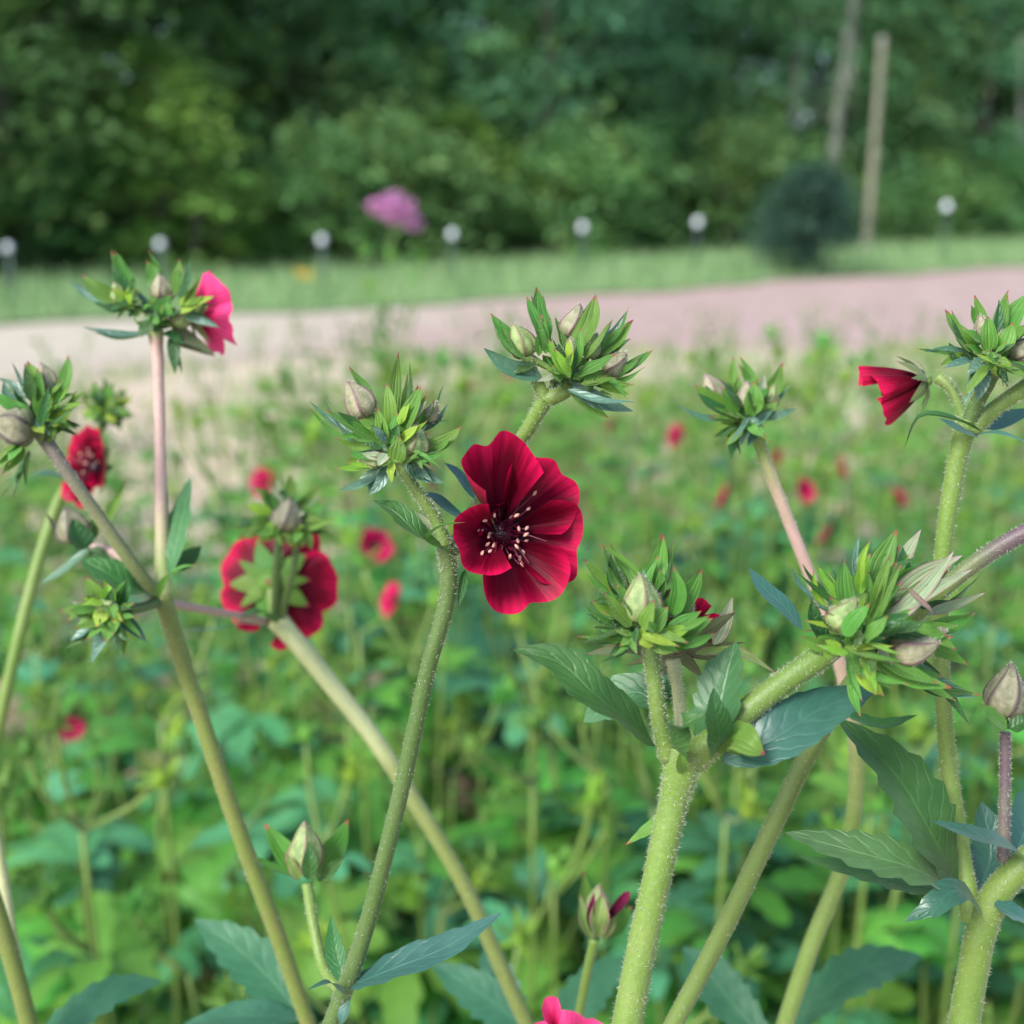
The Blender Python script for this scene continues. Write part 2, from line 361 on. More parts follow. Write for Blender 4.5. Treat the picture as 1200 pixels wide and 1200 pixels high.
def dome_geo(cen, fr, r, h, n=14, m=6, bumpy=0.12):
    X, Y, Z = fr; vs, fs, uv = [], [], []
    for i in range(m + 1):
        t = i / m
        for j in range(n):
            a = 6.28318 * j / n; q = r * math.cos(t * 1.5) * (1 + random.uniform(-bumpy, bumpy)); vs.append(cen + (X * math.cos(a) + Y * math.sin(a)) * q + Z * (h * math.sin(t * 1.57))); uv.append((j / n, t))
    for i in range(m):
        for j in range(n): fs.append((i * n + j, i * n + (j + 1) % n, (i + 1) * n + (j + 1) % n, (i + 1) * n + j))
    fs.append(tuple(range(m * n, m * n + n))); fs.append(tuple(range(n))[::-1])
    return vs, fs, uv
def ell(c, ax, L, w, n=6, m=4):
    X, Y, Z = frame(ax); vs, fs, uv = [], [], []
    for i in range(m + 1):
        t = i / m; q = w * math.sin(math.pi * (0.06 + 0.88 * t))
        for j in range(n): a = 6.283 * j / n; vs.append(c + (X * math.cos(a) + Y * math.sin(a)) * q + Z * (L * (t - 0.5))); uv.append((j / n, t))
    for i in range(m):
        for j in range(n): fs.append((i * n + j, i * n + (j + 1) % n, (i + 1) * n + (j + 1) % n, (i + 1) * n + j))
    fs.append(tuple(range(m * n, m * n + n))); fs.append(tuple(range(n))[::-1])
    return vs, fs, uv
def flower(parent, cen, axis, rad, mat='petal', sepal='sepal', spin=0.0, cup=0.3, petals=None, stamens=20, seed=1, nu=14, nv=10, sep_len=0.72, sep_w=0.42, ruffle=0.06):
    rg = random.Random(seed); fr = frame(axis, spin); X, Y, Z = fr; cen = V(cen)
    body = mk('flower', dome_geo(cen, fr, rad * 0.17, rad * 0.16), 'disc', parent, cen)
    pl = petals or [(R(72 * k + rg.uniform(-5, 5)), R(rg.uniform(45, 51)), rad * rg.uniform(0.92, 1.06), cup * rg.uniform(0.8, 1.2)) for k in range(5)]
    for k, p in enumerate(pl):
        off = Z * (rad * 0.02 * (k % 2)); 
        mk('petal', petal_geo(cen + off, fr, p[0], p[1], p[2], p[3], ruffle, rg.uniform(0.03, 0.1), p[4] if len(p) > 4 else 0.1, nu=nu, nv=nv, seed=seed * 7 + k), mat, body, cen)
    for k in range(5):                                   # calyx: sepals and narrower bractlets under the petals
        a = R(72 * k + 36); d = X * math.cos(a) + Y * math.sin(a); b = cen - Z * rad * 0.10
        mk('sepal', blade([b + d * rad * 0.05 - Z * rad * 0.03, b + d * rad * sep_len * 0.5 + Z * rad * cup * 0.12, b + d * rad * sep_len + Z * rad * cup * 0.45], rad * sep_w, Z, 'bract', 0.15, nseg=8), sepal, body)
        a = R(72 * k); d = X * math.cos(a) + Y * math.sin(a); b = cen - Z * rad * 0.14
        mk('bractlet', blade([b + d * rad * 0.05, b + d * rad * sep_len * 0.45 + Z * rad * cup * 0.05, b + d * rad * sep_len * 0.9 + Z * rad * cup * 0.3], rad * sep_w * 0.62, Z, 'bract', 0.15, nseg=8), sepal, body)
    mk('receptacle', dome_geo(cen - Z * rad * 0.10, frame(-Z), rad * 0.2, rad * 0.16), sepal, body, cen)
    if stamens:
        fil, ant = [], []
        for k in range(stamens):
            a = rg.uniform(0, 6.28); q = rad * rg.uniform(0.10, 0.2); L = rad * rg.uniform(0.10, 0.36); d = X * math.cos(a) + Y * math.sin(a)
            b = cen + d * q + Z * rad * 0.04; t = b + d * L * rg.uniform(0.1, 1.15) + (X * rg.gauss(0, .3) + Y * rg.gauss(0, .3)) * L + Z * L * rg.uniform(0.4, 1.0)
            fil.append(tube([b, b.lerp(t, 0.5) + Z * L * 0.1, t], rad * 0.011, 4, 4, False))
            if k % 5 < 3: ant.append(ell(t, d + V((rg.gauss(0, .5), rg.gauss(0, .5), rg.gauss(0, .5))), rad * 0.085, rad * 0.024))
        for k in range(int(stamens * 2.4)):               # styles
            a = rg.uniform(0, 6.28); q = rad * rg.uniform(0.0, 0.19); d = X * math.cos(a) + Y * math.sin(a)
            b = cen + d * q + Z * rad * 0.1; fil.append(tube([b, b + d * rad * 0.03 + Z * rad * rg.uniform(0.08, 0.16)], rad * 0.009, 2, 4, False))
        mk('filaments', join(fil), 'filament', body, cen, 'stuff'); mk('anthers', join(ant), 'anther', body, cen, 'stuff')
    return body

# ------------------------------------------------------------------ foreground plant builder
class Plant:
    def __init__(s, label, foot, cat='flowering plant', group=None):
        s.root = empty('cinquefoil_plant', foot); tag(s.root, label, cat, group); s.foot = V(foot)
    def stem(s, pts, wpx, mat='stem', hair=0, to_ground=False, nr=14, nseg=None, hl=0.0010):
        """pts = (px, py, depth); wpx = stem width in photo pixels at each point or one number"""
        w = [P(*p) for p in pts]; wid = wpx if isinstance(wpx, (list, tuple)) else [wpx] * len(pts)
        rr = [0.5 * a * p[2] / FPX for a, p in zip(wid, pts)]
        if to_ground:
            tg = (w[0] - w[1]).normalized(); g = V((s.foot.x, s.foot.y, 0.0)); e1 = w[0] + tg * 0.06; e2 = e1.lerp(g, 0.4) + tg * 0.03; w = [g - V((0, 0, 0.01)), e2, e1] + w; rr = [rr[0] * 1.15, rr[0] * 1.1, rr[0] * 1.03] + rr
        geo = tube(w, rr, nseg or max(14, 7 * len(w)), nr); o = mk('stem', geo, mat, s.root)
        if hair: mk('hairs', hairs(geo, hair, hl), 'hair', o, None, 'stuff')
        return o
    def leaf(s, pts, wpx, mat='leaf', n=None, name='leaf', parent=None, **kw):
        w = [P(*p) for p in pts]; d = sum(p[2] for p in pts) / len(pts)
        n = V(n) if n is not None else (UP * 0.7 - FW * 0.7)
        return mk(name, blade(w, wpx * d / FPX, n, **kw), mat, parent or s.root)
    def cluster(s, cx, cy, d, rpx, bracts, buds, hair=60, fill=None):
        """bracts: (bx,by,tx,ty,w,mat,dz_base_mm,dz_tip_mm); buds: (cx,cy,r,tipx,tipy,mat,dz_mm)"""
        c = P(cx, cy, d); fr = frame(UP)
        if fill is None: fill = 56 if rpx >= 50 else 40 if rpx >= 34 else 34 if rpx >= 22 else 0
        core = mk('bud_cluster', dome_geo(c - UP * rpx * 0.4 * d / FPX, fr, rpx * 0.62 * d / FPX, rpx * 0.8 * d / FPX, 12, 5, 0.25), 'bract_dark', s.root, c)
        rg_ = random.Random(int(cx * 7 + cy)); extra = []
        if fill:                                          # young inner bracts crowding the middle
            for k in range(int(fill * 1.1) if len(bracts) > 8 else 0):   # more of the same, thinner and shorter, beside the large ones
                b = rg_.choice(bracts); f_ = rg_.uniform(.55, .98); j = lambda q: rg_.gauss(0, q); dz = rg_.uniform(-3.5, 4)
                x0, y0 = b[0] + j(rpx * .2), b[1] + j(rpx * .2); x1, y1 = b[0] + (b[2] - b[0]) * f_ + j(rpx * .28), b[1] + (b[3] - b[1]) * f_ + j(rpx * .28)
                extra.append((x0, y0, x1, y1, max(6, b[4] * rg_.uniform(.45, .8)), rg_.choice([b[5], b[5], B, BD, B]), b[6] + dz, b[7] + dz - 1))
            for k in range(fill // 2):
                a_ = rg_.uniform(0.1, 6.2); q0 = rpx * rg_.uniform(.1, .5); q1 = rpx * rg_.uniform(.8, 1.75); up_ = rpx * .45
                z_ = rg_.uniform(-8, 7); extra.append((cx + math.cos(a_) * q0, cy - math.sin(a_) * q0 * .8, cx + math.cos(a_) * q1, cy - math.sin(a_) * q1 * .75 - up_ * rg_.uniform(.0, 1), rg_.uniform(9, 17), rg_.choice([B, B, BB, BD, B, BD, BL, BP, B]), z_, z_ - rg_.uniform(0, 3)))
        for b in list(bracts) + extra:
            bx, by, tx, ty, w, m = b[:6]; z0 = (b[6] if len(b) > 6 else 0) * 0.001; z1 = (b[7] if len(b) > 7 else b[6] if len(b) > 6 else 0) * 0.001
            # keep the base of each bract near the core
            p0 = P(bx + (cx - bx) * 0.22, by + (cy - by) * 0.22, d + z0); p1 = P(tx, ty, d + z1)
            mid = p0.lerp(p1, 0.5); out = (mid - c); out = out - (p1 - p0).normalized() * out.dot((p1 - p0).normalized())
            L = (p1 - p0).length
            if out.length > 1e-6: mid += out.normalized() * L * random.uniform(0.03, 0.12)
            # upper face looks at the axis of the cluster and up
            nrm = (c + UP * 0.02 - mid).normalized() * 0.35 + UP * 0.3 - FW * 1.0 + V((random.gauss(0, .3), random.gauss(0, .3), random.gauss(0, .25)))
            geo = blade([p0, mid, p1], w * 1.25 * d / FPX, nrm, 'bract', random.uniform(0.12, 0.5), 0.035, nseg=12, nh=3, roll=random.uniform(-.35, .35))
            o = mk('bract', geo, m, core)
            if hair: mk('hairs', hairs(geo, hair // 3, 0.0006, 0.00003), 'hair', o, None, 'stuff')
        for (bx, by, r, tx, ty, m, dz) in buds:
            q = P(bx, by, d + dz * .001); t = P(tx, ty, d + dz * .001 - 0.001); rr = r * 0.76 * d / FPX; ax = (t - q).normalized()
            geo = bud_geo(q - ax * rr * 0.95, q + ax * max(rr * 1.1, (t - q).length), rr)
            bb_ = q - ax * rr * 0.9; mk('pedicel', tube([c - UP * rpx * .2 * d / FPX, c.lerp(bb_, .5) - UP * rr * .2, bb_], [rr * .30, rr * .24, rr * .34], 6, 7), 'stem', core)
            o = mk('bud', geo, m, core)
            if hair: mk('hairs', hairs(geo, hair * 4, 0.0008, 0.00005), 'hair', o, None, 'stuff')
        return core
B, BB, BD, BL, BP = 'bract', 'bract_bright', 'bract_dark', 'bract_sky_sheen', 'bract_pale'
def ground_under(px, py, d, back=0.05, dx=0.0):
    p = P(px, py, d); return V((p.x + dx, p.y + back, 0.0))
# ================================================================== the setting
def ground_mat(name, a, b, c, s1=3.0, s2=40.0, bump=0.5, bd=0.02, green=None, fade=None):
    t = NT(name); tc = t.add('TexCoord'); ob = tc.outputs['Object']
    n1 = t.noise(ob, s1, 2, 0.6); n2 = t.noise(ob, s2, 3, 0.7)
    mp = t.add('Mapping'); t.link(ob, mp.inputs[0]); mp.inputs['Scale'].default_value = (1, 6, 1); mp.inputs['Rotation'].default_value = (0, 0, 0.6)
    n3 = t.noise(mp.outputs[0], s2 * 0.5, 2, 0.6)
    col = t.mix(t.ramp(n2, 0.35, 0.68), a, b); col = t.mix(t.math('MULTIPLY', t.ramp(n3, 0.5, 0.7), 0.6), col, c)
    if fade is not None:
        sx = t.add('SeparateXYZ'); t.link(ob, sx.inputs[0]); col = t.mix(t.ramp(t.math('ADD', t.math('ADD', sx.outputs[0], t.math('MULTIPLY', sx.outputs[1], -0.25)), t.math('MULTIPLY', n1, 3.0)), -0.6, -4.2), col, fade)
    if green: col = t.mix(t.math('MULTIPLY', t.ramp(n1, 0.50, 0.66), 0.75), col, green)
    return t.finish(col, 0.9, t.bump(n2, bump, bd) if bump else None, 0, None, 0, 0.2)
M['mulch'] = ground_mat('straw_mulch', (0.47, 0.40, 0.30), (0.36, 0.28, 0.20), (0.57, 0.50, 0.40), 0.9, 30, 0.6, 0.015, (0.17, 0.21, 0.09))
M['soil'] = ground_mat('dry_pinkish_soil', (0.36, 0.262, 0.236), (0.29, 0.205, 0.18), (0.41, 0.32, 0.285), 0.5, 2.2, 0.8, 0.08, None, (0.40, 0.355, 0.28))
M['verge'] = ground_mat('verge_turf', (0.12, 0.23, 0.08), (0.17, 0.27, 0.10), (0.22, 0.28, 0.13), 0.6, 10, 0, 0.03)
M['forest_floor'] = ground_mat('forest_floor', (0.035, 0.05, 0.025), (0.06, 0.07, 0.035), (0.03, 0.04, 0.02), 0.6, 4, 0, 0.05)

E0, E1 = G(0, 380), G(1200, 311); E0.z = E1.z = 0
ED = (E1 - E0).normalized(); EN = V((-ED.y, ED.x, 0))
ELEN = (E1 - E0).length
nl = (V((*G(0, 446).xy, 0)) - E0); nr_ = (V((*G(1200, 415).xy, 0)) - E0); nm_ = (V((*G(600, 409).xy, 0)) - E0)
def near_t(s):                                            # near edge of the bare soil
    p = [(nl.dot(ED), nl.dot(EN)), (nm_.dot(ED), nm_.dot(EN)), (nr_.dot(ED), nr_.dot(EN))]; p.sort()
    (a, ta), (b, tb), (c, td) = p
    q = ta + (tb - ta) * (s - a) / (b - a) if s < b else tb + (td - tb) * (s - b) / (c - b)
    return max(-14, min(-1.5, q)) + 0.25 * math.sin(s * 1.7) + 0.12 * math.sin(s * 4.1)
def ribbon(name, t0, t1, mat, dz, s0=-25, s1=60, ns=130, nt=10):
    vs, fs, uv = [], [], []
    for i in range(ns + 1):
        s = s0 + (s1 - s0) * i / ns
        for j in range(nt + 1):
            a, b = t0(s), t1(s); p = E0 + ED * s + EN * (a + (b - a) * j / nt); vs.append(V((p.x, p.y, terrain(p.x, p.y) + dz))); uv.append((s, j))
    for i in range(ns):
        for j in range(nt): k = i * (nt + 1) + j; fs.append((k, k + nt + 1, k + nt + 2, k + 1))
    o = mk(name, (vs, fs, uv), mat, None, (0, 0, 0)); o['kind'] = 'structure'; return o
vs, fs = [], []
xs = [-60 + 1.0 * i for i in range(54)] + [-6 + 0.25 * i for i in range(57)] + [8.25 + 1.0 * i for i in range(73)]
ys = [-4 + 0.25 * i for i in range(65)] + [12.25 + 0.5 * i for i in range(60)] + [43 + 3 * i for i in range(24)]
for y in ys:
    for x in xs: vs.append(V((x, y, terrain(x, y) - (0.03 if y > 10 else 0))))
nx = len(xs)
for j in range(len(ys) - 1):
    for i in range(nx - 1): k = j * nx + i; fs.append((k, k + 1, k + nx + 1, k + nx))
o = mk('ground', (vs, fs, [(v.x, v.y) for v in vs]), 'mulch', None, (0, 0, 0)); o['kind'] = 'structure'
ribbon('soil', near_t, lambda s: 0.1, 'soil', 0.004, ns=200)
ribbon('grass_verge', lambda s: -0.25 + 0.15 * math.sin(s * 1.3) + 0.1 * math.sin(s * 3.7), lambda s: 6.5, 'verge', 0.03, ns=200)
ribbon('forest_floor', lambda s: 6.0 + 0.4 * math.sin(s), lambda s: 42, 'forest_floor', 0.04, nt=24)

# ---- grass on the verge, weeds and loose straw: uncountable stuff
def grass_mat(name, a, b):
    t = NT(name); tc, u, v = t.uv(); return t.finish(t.mix(u, a, b), 0.6, None, 0.3, None, 0.1)
M['grass'] = grass_mat('grass_blades', (0.11, 0.25, 0.08), (0.30, 0.39, 0.19))
M['weed'] = grass_mat('weed_blades', (0.12, 0.24, 0.06), (0.42, 0.42, 0.20))
M['straw'] = grass_mat('straw_bits', (0.62, 0.47, 0.33), (0.40, 0.29, 0.21))
def blades(rg, spots, hmin, hmax, w):
    vs, fs, uv = [], [], []
    for (x, y) in spots:
        z = terrain(x, y); a = rg.uniform(0, 6.28); h = rg.uniform(hmin, hmax); c = V((math.cos(a), math.sin(a), 0)) * w * rg.uniform(.6, 1.3)
        l = V((rg.gauss(0, .25), rg.gauss(0, .25), 0)) * h; b = V((x, y, z - 0.01)); k = len(vs); q = rg.random()
        vs += [b - c, b + c, b + l * 0.4 + V((0, 0, h * 0.6)) + c * 0.8, b + l * 0.4 + V((0, 0, h * 0.6)) - c * 0.8, b + l + V((0, 0, h))]
        fs += [(k, k + 1, k + 2, k + 3), (k + 3, k + 2, k + 4)]; uv += [(q, 0)] * 5
    return vs, fs, uv
rg = random.Random(11); sp = []
for k in range(26000):
    s = rg.uniform(-9, 42); t = rg.uniform(-0.2, 6.6) ** 1.0
    p = E0 + ED * s + EN * (t + 0.2 * math.sin(s * 1.3)); sp.append((p.x, p.y))
o = mk('verge_grass', blades(rg, sp, 0.10, 0.34, 0.012), 'grass', None, (0, 0, 0), 'stuff'); tag(o, 'soft green grass strip between bare soil and the woodland', 'grass')
sp = []
while len(sp) < 9000:
    y = rg.uniform(3.2, 9.0); x = rg.uniform(-0.6, 0.6) * y
    q = V((x, y, 0)) - E0
    if q.dot(EN) > near_t(q.dot(ED)) + 0.15: continue
    n = math.sin(x * 1.9 + 1.0) + math.sin(y * 1.5 - x * 0.8) + 0.9 * math.sin(3.1 * x + 2.2 * y)
    if (n + rg.gauss(0, .5) > 0.35 or rg.random() < 0.12) and (x / y > -0.12 or rg.random() < 0.45): sp.append((x, y))
o = mk('weeds', blades(rg, sp, 0.04, 0.16, 0.006), 'weed', None, (0, 0, 0), 'stuff'); tag(o, 'thin pale weeds and dry grass on the straw mulch', 'weeds')
vs, fs, uv = [], [], []
for k in range(9000):
    y = rg.uniform(0.5, 2.2) if k < 5000 else rg.uniform(2.0, 6.0); x = rg.uniform(-0.62, 0.62) * y; a = rg.gauss(0.5, 0.7); L = rg.uniform(0.02, 0.09); w = rg.uniform(0.0012, 0.003)
    c = V((x, y, terrain(x, y) + rg.uniform(0.004, 0.014))); d = V((math.cos(a), math.sin(a), rg.gauss(0, .12))) * L / 2; n_ = V((-math.sin(a), math.cos(a), 0)) * w; kk = len(vs); q = rg.random()
    vs += [c - d - n_, c + d - n_, c + d + n_, c - d + n_, c - d + V((0, 0, w * 1.4)), c + d + V((0, 0, w * 1.4))]
    fs += [(kk, kk + 1, kk + 5, kk + 4), (kk + 3, kk + 4, kk + 5, kk + 2)]; uv += [(q, 0)] * 6
o = mk('straw_litter', (vs, fs, uv), 'straw', None, (0, 0, 0), 'stuff'); tag(o, 'loose pale straw bits scattered over the mulched bed', 'straw')

# ---- fence posts with white caps
M['post'] = flat('painted_steel_green', (0.025, 0.06, 0.05), 0.5, 30)
M['cap'] = flat('white_plastic', (0.66, 0.70, 0.75), 0.4, 20, 0, 0.1)
def box(c, sx, sy, sz):
    c = V(c); vs = [c + V((x * sx / 2, y * sy / 2, z * sz / 2)) for x in (-1, 1) for y in (-1, 1) for z in (-1, 1)]
    return vs, [(0, 1, 3, 2), (4, 6, 7, 5), (0, 4, 5, 1), (2, 3, 7, 6), (0, 2, 6, 4), (1, 5, 7, 3)], [(0, 0)] * 8
def on_line(px, t, py=265):
    r = ray(px, py); o_ = E0 + EN * t        # horizontal direction meets the line  E0 + EN t + ED s
    dx, dy = r.x, r.y; den = dx * ED.y - dy * ED.x
    k = (o_.x * ED.y - o_.y * ED.x) / den
    return V((dx * k, dy * k, 0))
posts = [(8, 280, 'by the pale weeds at the far end of the fence'), (187, 277, ''), (377, 273, ''), (530, 267, ''), (683, 260, ''), (818, 255, ''), (1110, 238, '')]
for i, (px, py, _) in enumerate(posts):
    b = on_line(px, 1.6, py); z0 = terrain(b.x, b.y); b.z = z0; r = ray(px, py); zt = H + r.z * (b.y / r.y)
    p = empty('fence_post', b)
    lab = 'thin dark fence post topped with a white cap, at the wood edge'
    if px == 1110: lab = 'white-capped fence post standing beyond the leaning wooden pole'
    tag(p, lab, 'fence post', 'white-capped fence posts along the wood')
    h = zt - z0 - 0.08
    mk('post', join([box(b + V((0, 0, h / 2 - 0.1)), 0.045, 0.008, h + 0.2), box(b + V((0, 0.022, h / 2 - 0.1)), 0.008, 0.036, h + 0.2)] + [box(b + V((0, -0.008, 0.2 + 0.12 * k)), 0.02, 0.012, 0.02) for k in range(int(h / 0.12) - 2)]), 'post', p, b)
    q = 0.0036 * b.y
    mk('cap', tube([b + V((0, 0, h - 0.05)), b + V((0, 0, h - 0.05 + 0.6 * q)), b + V((0, 0, h - 0.05 + 1.5 * q)), b + V((0, 0, h - 0.05 + q * 2.0))], [q * 0.85, q, q * 0.92, q * 0.35], 10, 14), 'cap', p, b)

# ---- trees
def tree_leaf_mat(name, a, b, c):
    t = NT(name); tc, u, v = t.uv(); oi = t.add('ObjectInfo'); col = t.mix(t.ramp(u, 0.1, 0.9), a, b); col = t.mix(t.ramp(v, 0.72, 0.95), col, c)
    hs = t.add('HueSaturation'); t.link(col, hs.inputs['Color']); t.link(t.math('ADD', 0.47, t.math('MULTIPLY', oi.outputs['Random'], 0.05)), hs.inputs['Hue'])
    t.link(t.math('ADD', 0.8, t.math('MULTIPLY', t.math('FRACT', t.math('MULTIPLY', oi.outputs['Random'], 5.7)), 0.5)), hs.inputs['Value'])
    return t.finish(hs.outputs[0], 0.5, None, 0.35, None, 0.1)
M['tree_a'] = tree_leaf_mat('maple_leaves', (0.10, 0.25, 0.085), (0.15, 0.32, 0.10), (0.25, 0.42, 0.11))
M['tree_b'] = tree_leaf_mat('beech_leaves', (0.085, 0.235, 0.115), (0.12, 0.29, 0.14), (0.19, 0.37, 0.16))
M['tree_c'] = tree_leaf_mat('young_leaves', (0.12, 0.28, 0.06), (0.17, 0.34, 0.065), (0.26, 0.44, 0.09))
M['shrub'] = tree_leaf_mat('shrub_leaves', (0.032, 0.085, 0.060), (0.05, 0.12, 0.085), (0.07, 0.16, 0.10))
M['bark'] = flat('bark_grey', (0.10, 0.085, 0.07), 0.85, 14)
M['bark_pale'] = flat('bark_bleached', (0.36, 0.35, 0.32), 0.8, 9, 0, 0.5)
def crown_geo(rg, base, h, rx, zlo, clumps, per, leaf, flatn=0.4, cr=1.0):
    vs, fs, uv = [], [], []
    for k in range(clumps):
        t = rg.random() ** 0.8; z = zlo + (h - zlo) * t; prof = (math.sin(math.pi * (0.18 + 0.78 * t)) ** 0.7)
        a = rg.uniform(0, 6.28); q = rx * prof * (rg.random() ** 0.4); c = V((math.cos(a) * q, math.sin(a) * q, z)); cw = rg.random(); r = cr * rg.uniform(0.5, 1.15); tilt = V((math.cos(a), math.sin(a), 0)) * -0.35
        hi = rg.random()
        for i in range(int(per * rg.uniform(0.6, 1.3))):
            d = V((rg.gauss(0, .5), rg.gauss(0, .5), rg.gauss(0, .5) * flatn)); p = c + d * r; p.z += d.dot(tilt) * r
            n = V((rg.gauss(0, .5), rg.gauss(0, .5), 1)).normalized(); X = n.orthogonal().normalized(); th = rg.uniform(0, 6.28); Y = n.cross(X); X, Y = X * math.cos(th) + Y * math.sin(th), Y * math.cos(th) - X * math.sin(th)
            L = leaf * rg.uniform(0.7, 1.3); kk = len(vs); vs += [p - X * L * 0.5, p + Y * L * 0.3, p + X * L * 0.5, p - Y * L * 0.3]; fs.append((kk, kk + 1, kk + 2, kk + 3)); uv += [(min(1, max(0, cw + rg.gauss(0, .12))), hi)] * 4
    return [V(v) + V(base) for v in vs], fs, uv
def tree(loc, h, rx, zlo, clumps, per, leaf, mat, label, name='woodland_tree', group=None, bark='bark', tr=0.13, seed=0, cat='tree', cr=1.0, flatn=0.4, stems=1):
    rg = random.Random(seed); r = empty(name, loc); tag(r, label, cat, group); loc = V(loc)
    top = loc + V((rg.gauss(0, .3), rg.gauss(0, .3), h * 0.92)); g = [tube([loc - V((0, 0, 0.2)), loc.lerp(top, 0.35) + V((rg.gauss(0, .12), 0, 0)), loc.lerp(top, 0.7), top], [tr * 1.2, tr, tr * 0.6, tr * 0.12], 12, 8)]
    for k in range(7):
        t = rg.uniform(0.15, 0.85); b = loc.lerp(top, t); a = rg.uniform(0, 6.28); L = rx * rg.uniform(0.5, 0.9) * (1.1 - t * 0.6)
        g.append(tube([b, b + V((math.cos(a) * L * .5, math.sin(a) * L * .5, L * .25)), b + V((math.cos(a) * L, math.sin(a) * L, L * .4))], [tr * .45 * (1.1 - t), tr * .25, tr * .06], 6, 6))
    mk('trunk', join(g), bark, r, loc)
    me = mk('crown', crown_geo(rg, loc, h, rx, zlo, clumps, per, leaf, flatn, cr), mat, r, loc); return r
def copy_tree(root, loc, rz, sc, label=None):
    c = root.copy(); COL.objects.link(c); c.location = loc; c.rotation_euler = (0, 0, rz); c.scale = (sc, sc, sc)
    if label: c['label'] = label
    for ch in root.children:
        d = ch.copy(); COL.objects.link(d); d.parent = c
        for g in ch.children: e = g.copy(); COL.objects.link(e); e.parent = d
    return c
rg = random.Random(5)
protos = {}
GR = 'dense trees of the woodland edge'
def place_tree(kind, s, t, sc=1.0):
    p = E0 + ED * s + EN * t; loc = (p.x, p.y, terrain(p.x, p.y))
    spec = {'a': (9.5, 2.5, 0.5, 190, 60, 0.21, 'tree_a', 'tall leafy mid-green tree in the dense woodland behind the field'),
            'b': (10.5, 2.4, 0.8, 200, 60, 0.19, 'tree_b', 'tall dark blue-green tree in the dense woodland behind the field'),
            'b2': (8.0, 2.7, 0.3, 180, 60, 0.20, 'tree_b', 'tall dark blue-green tree in the dense woodland behind the field'),
            'c': (3.6, 1.25, 0.15, 52, 44, 0.15, 'tree_c', 'young bright yellow-green tree at the front of the woodland')}[kind]
    if kind in protos: return copy_tree(protos[kind], loc, rg.uniform(0, 6.28), sc)
    h, rx, zl, cl, per, lf, m, lab = spec
    o = tree(loc, h, rx, zl, cl, per, lf, m, lab, 'woodland_tree' if kind != 'c' else 'sapling', GR if kind != 'c' else 'bright saplings at the wood edge', seed=ord(kind[0]) + len(kind), tr=0.14 if kind != 'c' else 0.05, cr=1.1 if kind != 'c' else 0.6)
    o.scale = (sc, sc, sc); protos[kind] = o; return o
for row, (t0, n0, s0, ds) in enumerate(((8.2, 15, -8, 3.2), (11.5, 16, -9, 3.3), (15.5, 15, -10, 3.9), (20, 8, -12, 4.0))):
    for i in range(n0):
        place_tree(rg.choice(['a', 'b', 'b2', 'a'] if row < 2 else ['b', 'b2']), s0 + i * ds + rg.uniform(-.9, .9), t0 + rg.uniform(-1.0, 1.2), rg.uniform(0.85, 1.25) * (1 + 0.12 * row))
for px, t, sc in ((222, 5.8, .72), (268, 6.2, 0.5), (195, 6.4, .9), (860, 6.3, .75), (905, 5.9, .5), (1100, 6.8, .6), (590, 7.2, .55), (540, 7.6, .8)):
    b = on_line(px, t); q = b - E0; o = place_tree('c', q.dot(ED), t, sc); o.scale = (sc * rg.uniform(1.0, 1.7), sc * rg.uniform(1.0, 1.5), sc * rg.uniform(.75, 1.1))
# low bushes that close the foot of the wood
for i in range(50):
    s = -8 + (i % 25) * 1.95 + rg.uniform(-.6, .6); t = rg.uniform(5.8, 7.6) if i < 25 else rg.uniform(8.2, 10.5); p = E0 + ED * s + EN * t; loc = (p.x, p.y, terrain(p.x, p.y))
    if 'u' in protos: copy_tree(protos['u'], loc, rg.uniform(0, 6.28), rg.uniform(0.7, 1.25) * (1 if i < 25 else 1.9))
    else: protos['u'] = tree(loc, 2.0, 1.35, 0.05, 55, 55, 0.15, 'tree_a', 'low green bush crowding the foot of the woodland', 'woodland_bush', 'bushes along the foot of the wood', tr=0.04, seed=77, cat='bush', cr=0.6, flatn=0.6)
# dark rounded shrub standing alone at the soil edge
b = on_line(945, 0.55, 300); b.z = terrain(b.x, b.y)
w = 58 * b.y / FPX
tree(b, w * 1.85, w * 0.95, 0.05, 90, 70, 0.10, 'shrub', 'rounded dark blue-green shrub alone at the edge of the bare soil', 'round_shrub', None, tr=0.05, seed=31, cat='shrub', cr=0.42, flatn=0.7)
# bare wooden pole, sawn off at the top
b = on_line(1016, 3.2, 285); b.z = terrain(b.x, b.y) ; r = ray(1034, 47); zt = H + r.z * b.y / r.y
top = V((r.x * b.y / r.y, b.y, zt)); w = 4.3 * b.y / FPX
p = empty('wooden_pole', b); tag(p, 'tall bare grey wooden pole leaning slightly before the trees', 'pole')
mk('shaft', tube([b - V((0, 0, .3)), b.lerp(top, .5), top], [w * 1.1, w, w * 0.85], 16, 14), 'bark_pole' if 'bark_pole' in M else M.setdefault('bark_pole', flat('weathered_pole_wood', (0.21, 0.205, 0.15), 0.85, 7, 0, 0.5)), p, b)
mk('top_cap', tube([top - V((0, 0, .04)), top + V((0, 0, .05))], [w * 1.0, w * 0.9], 2, 14), 'bark_pale', p, b)
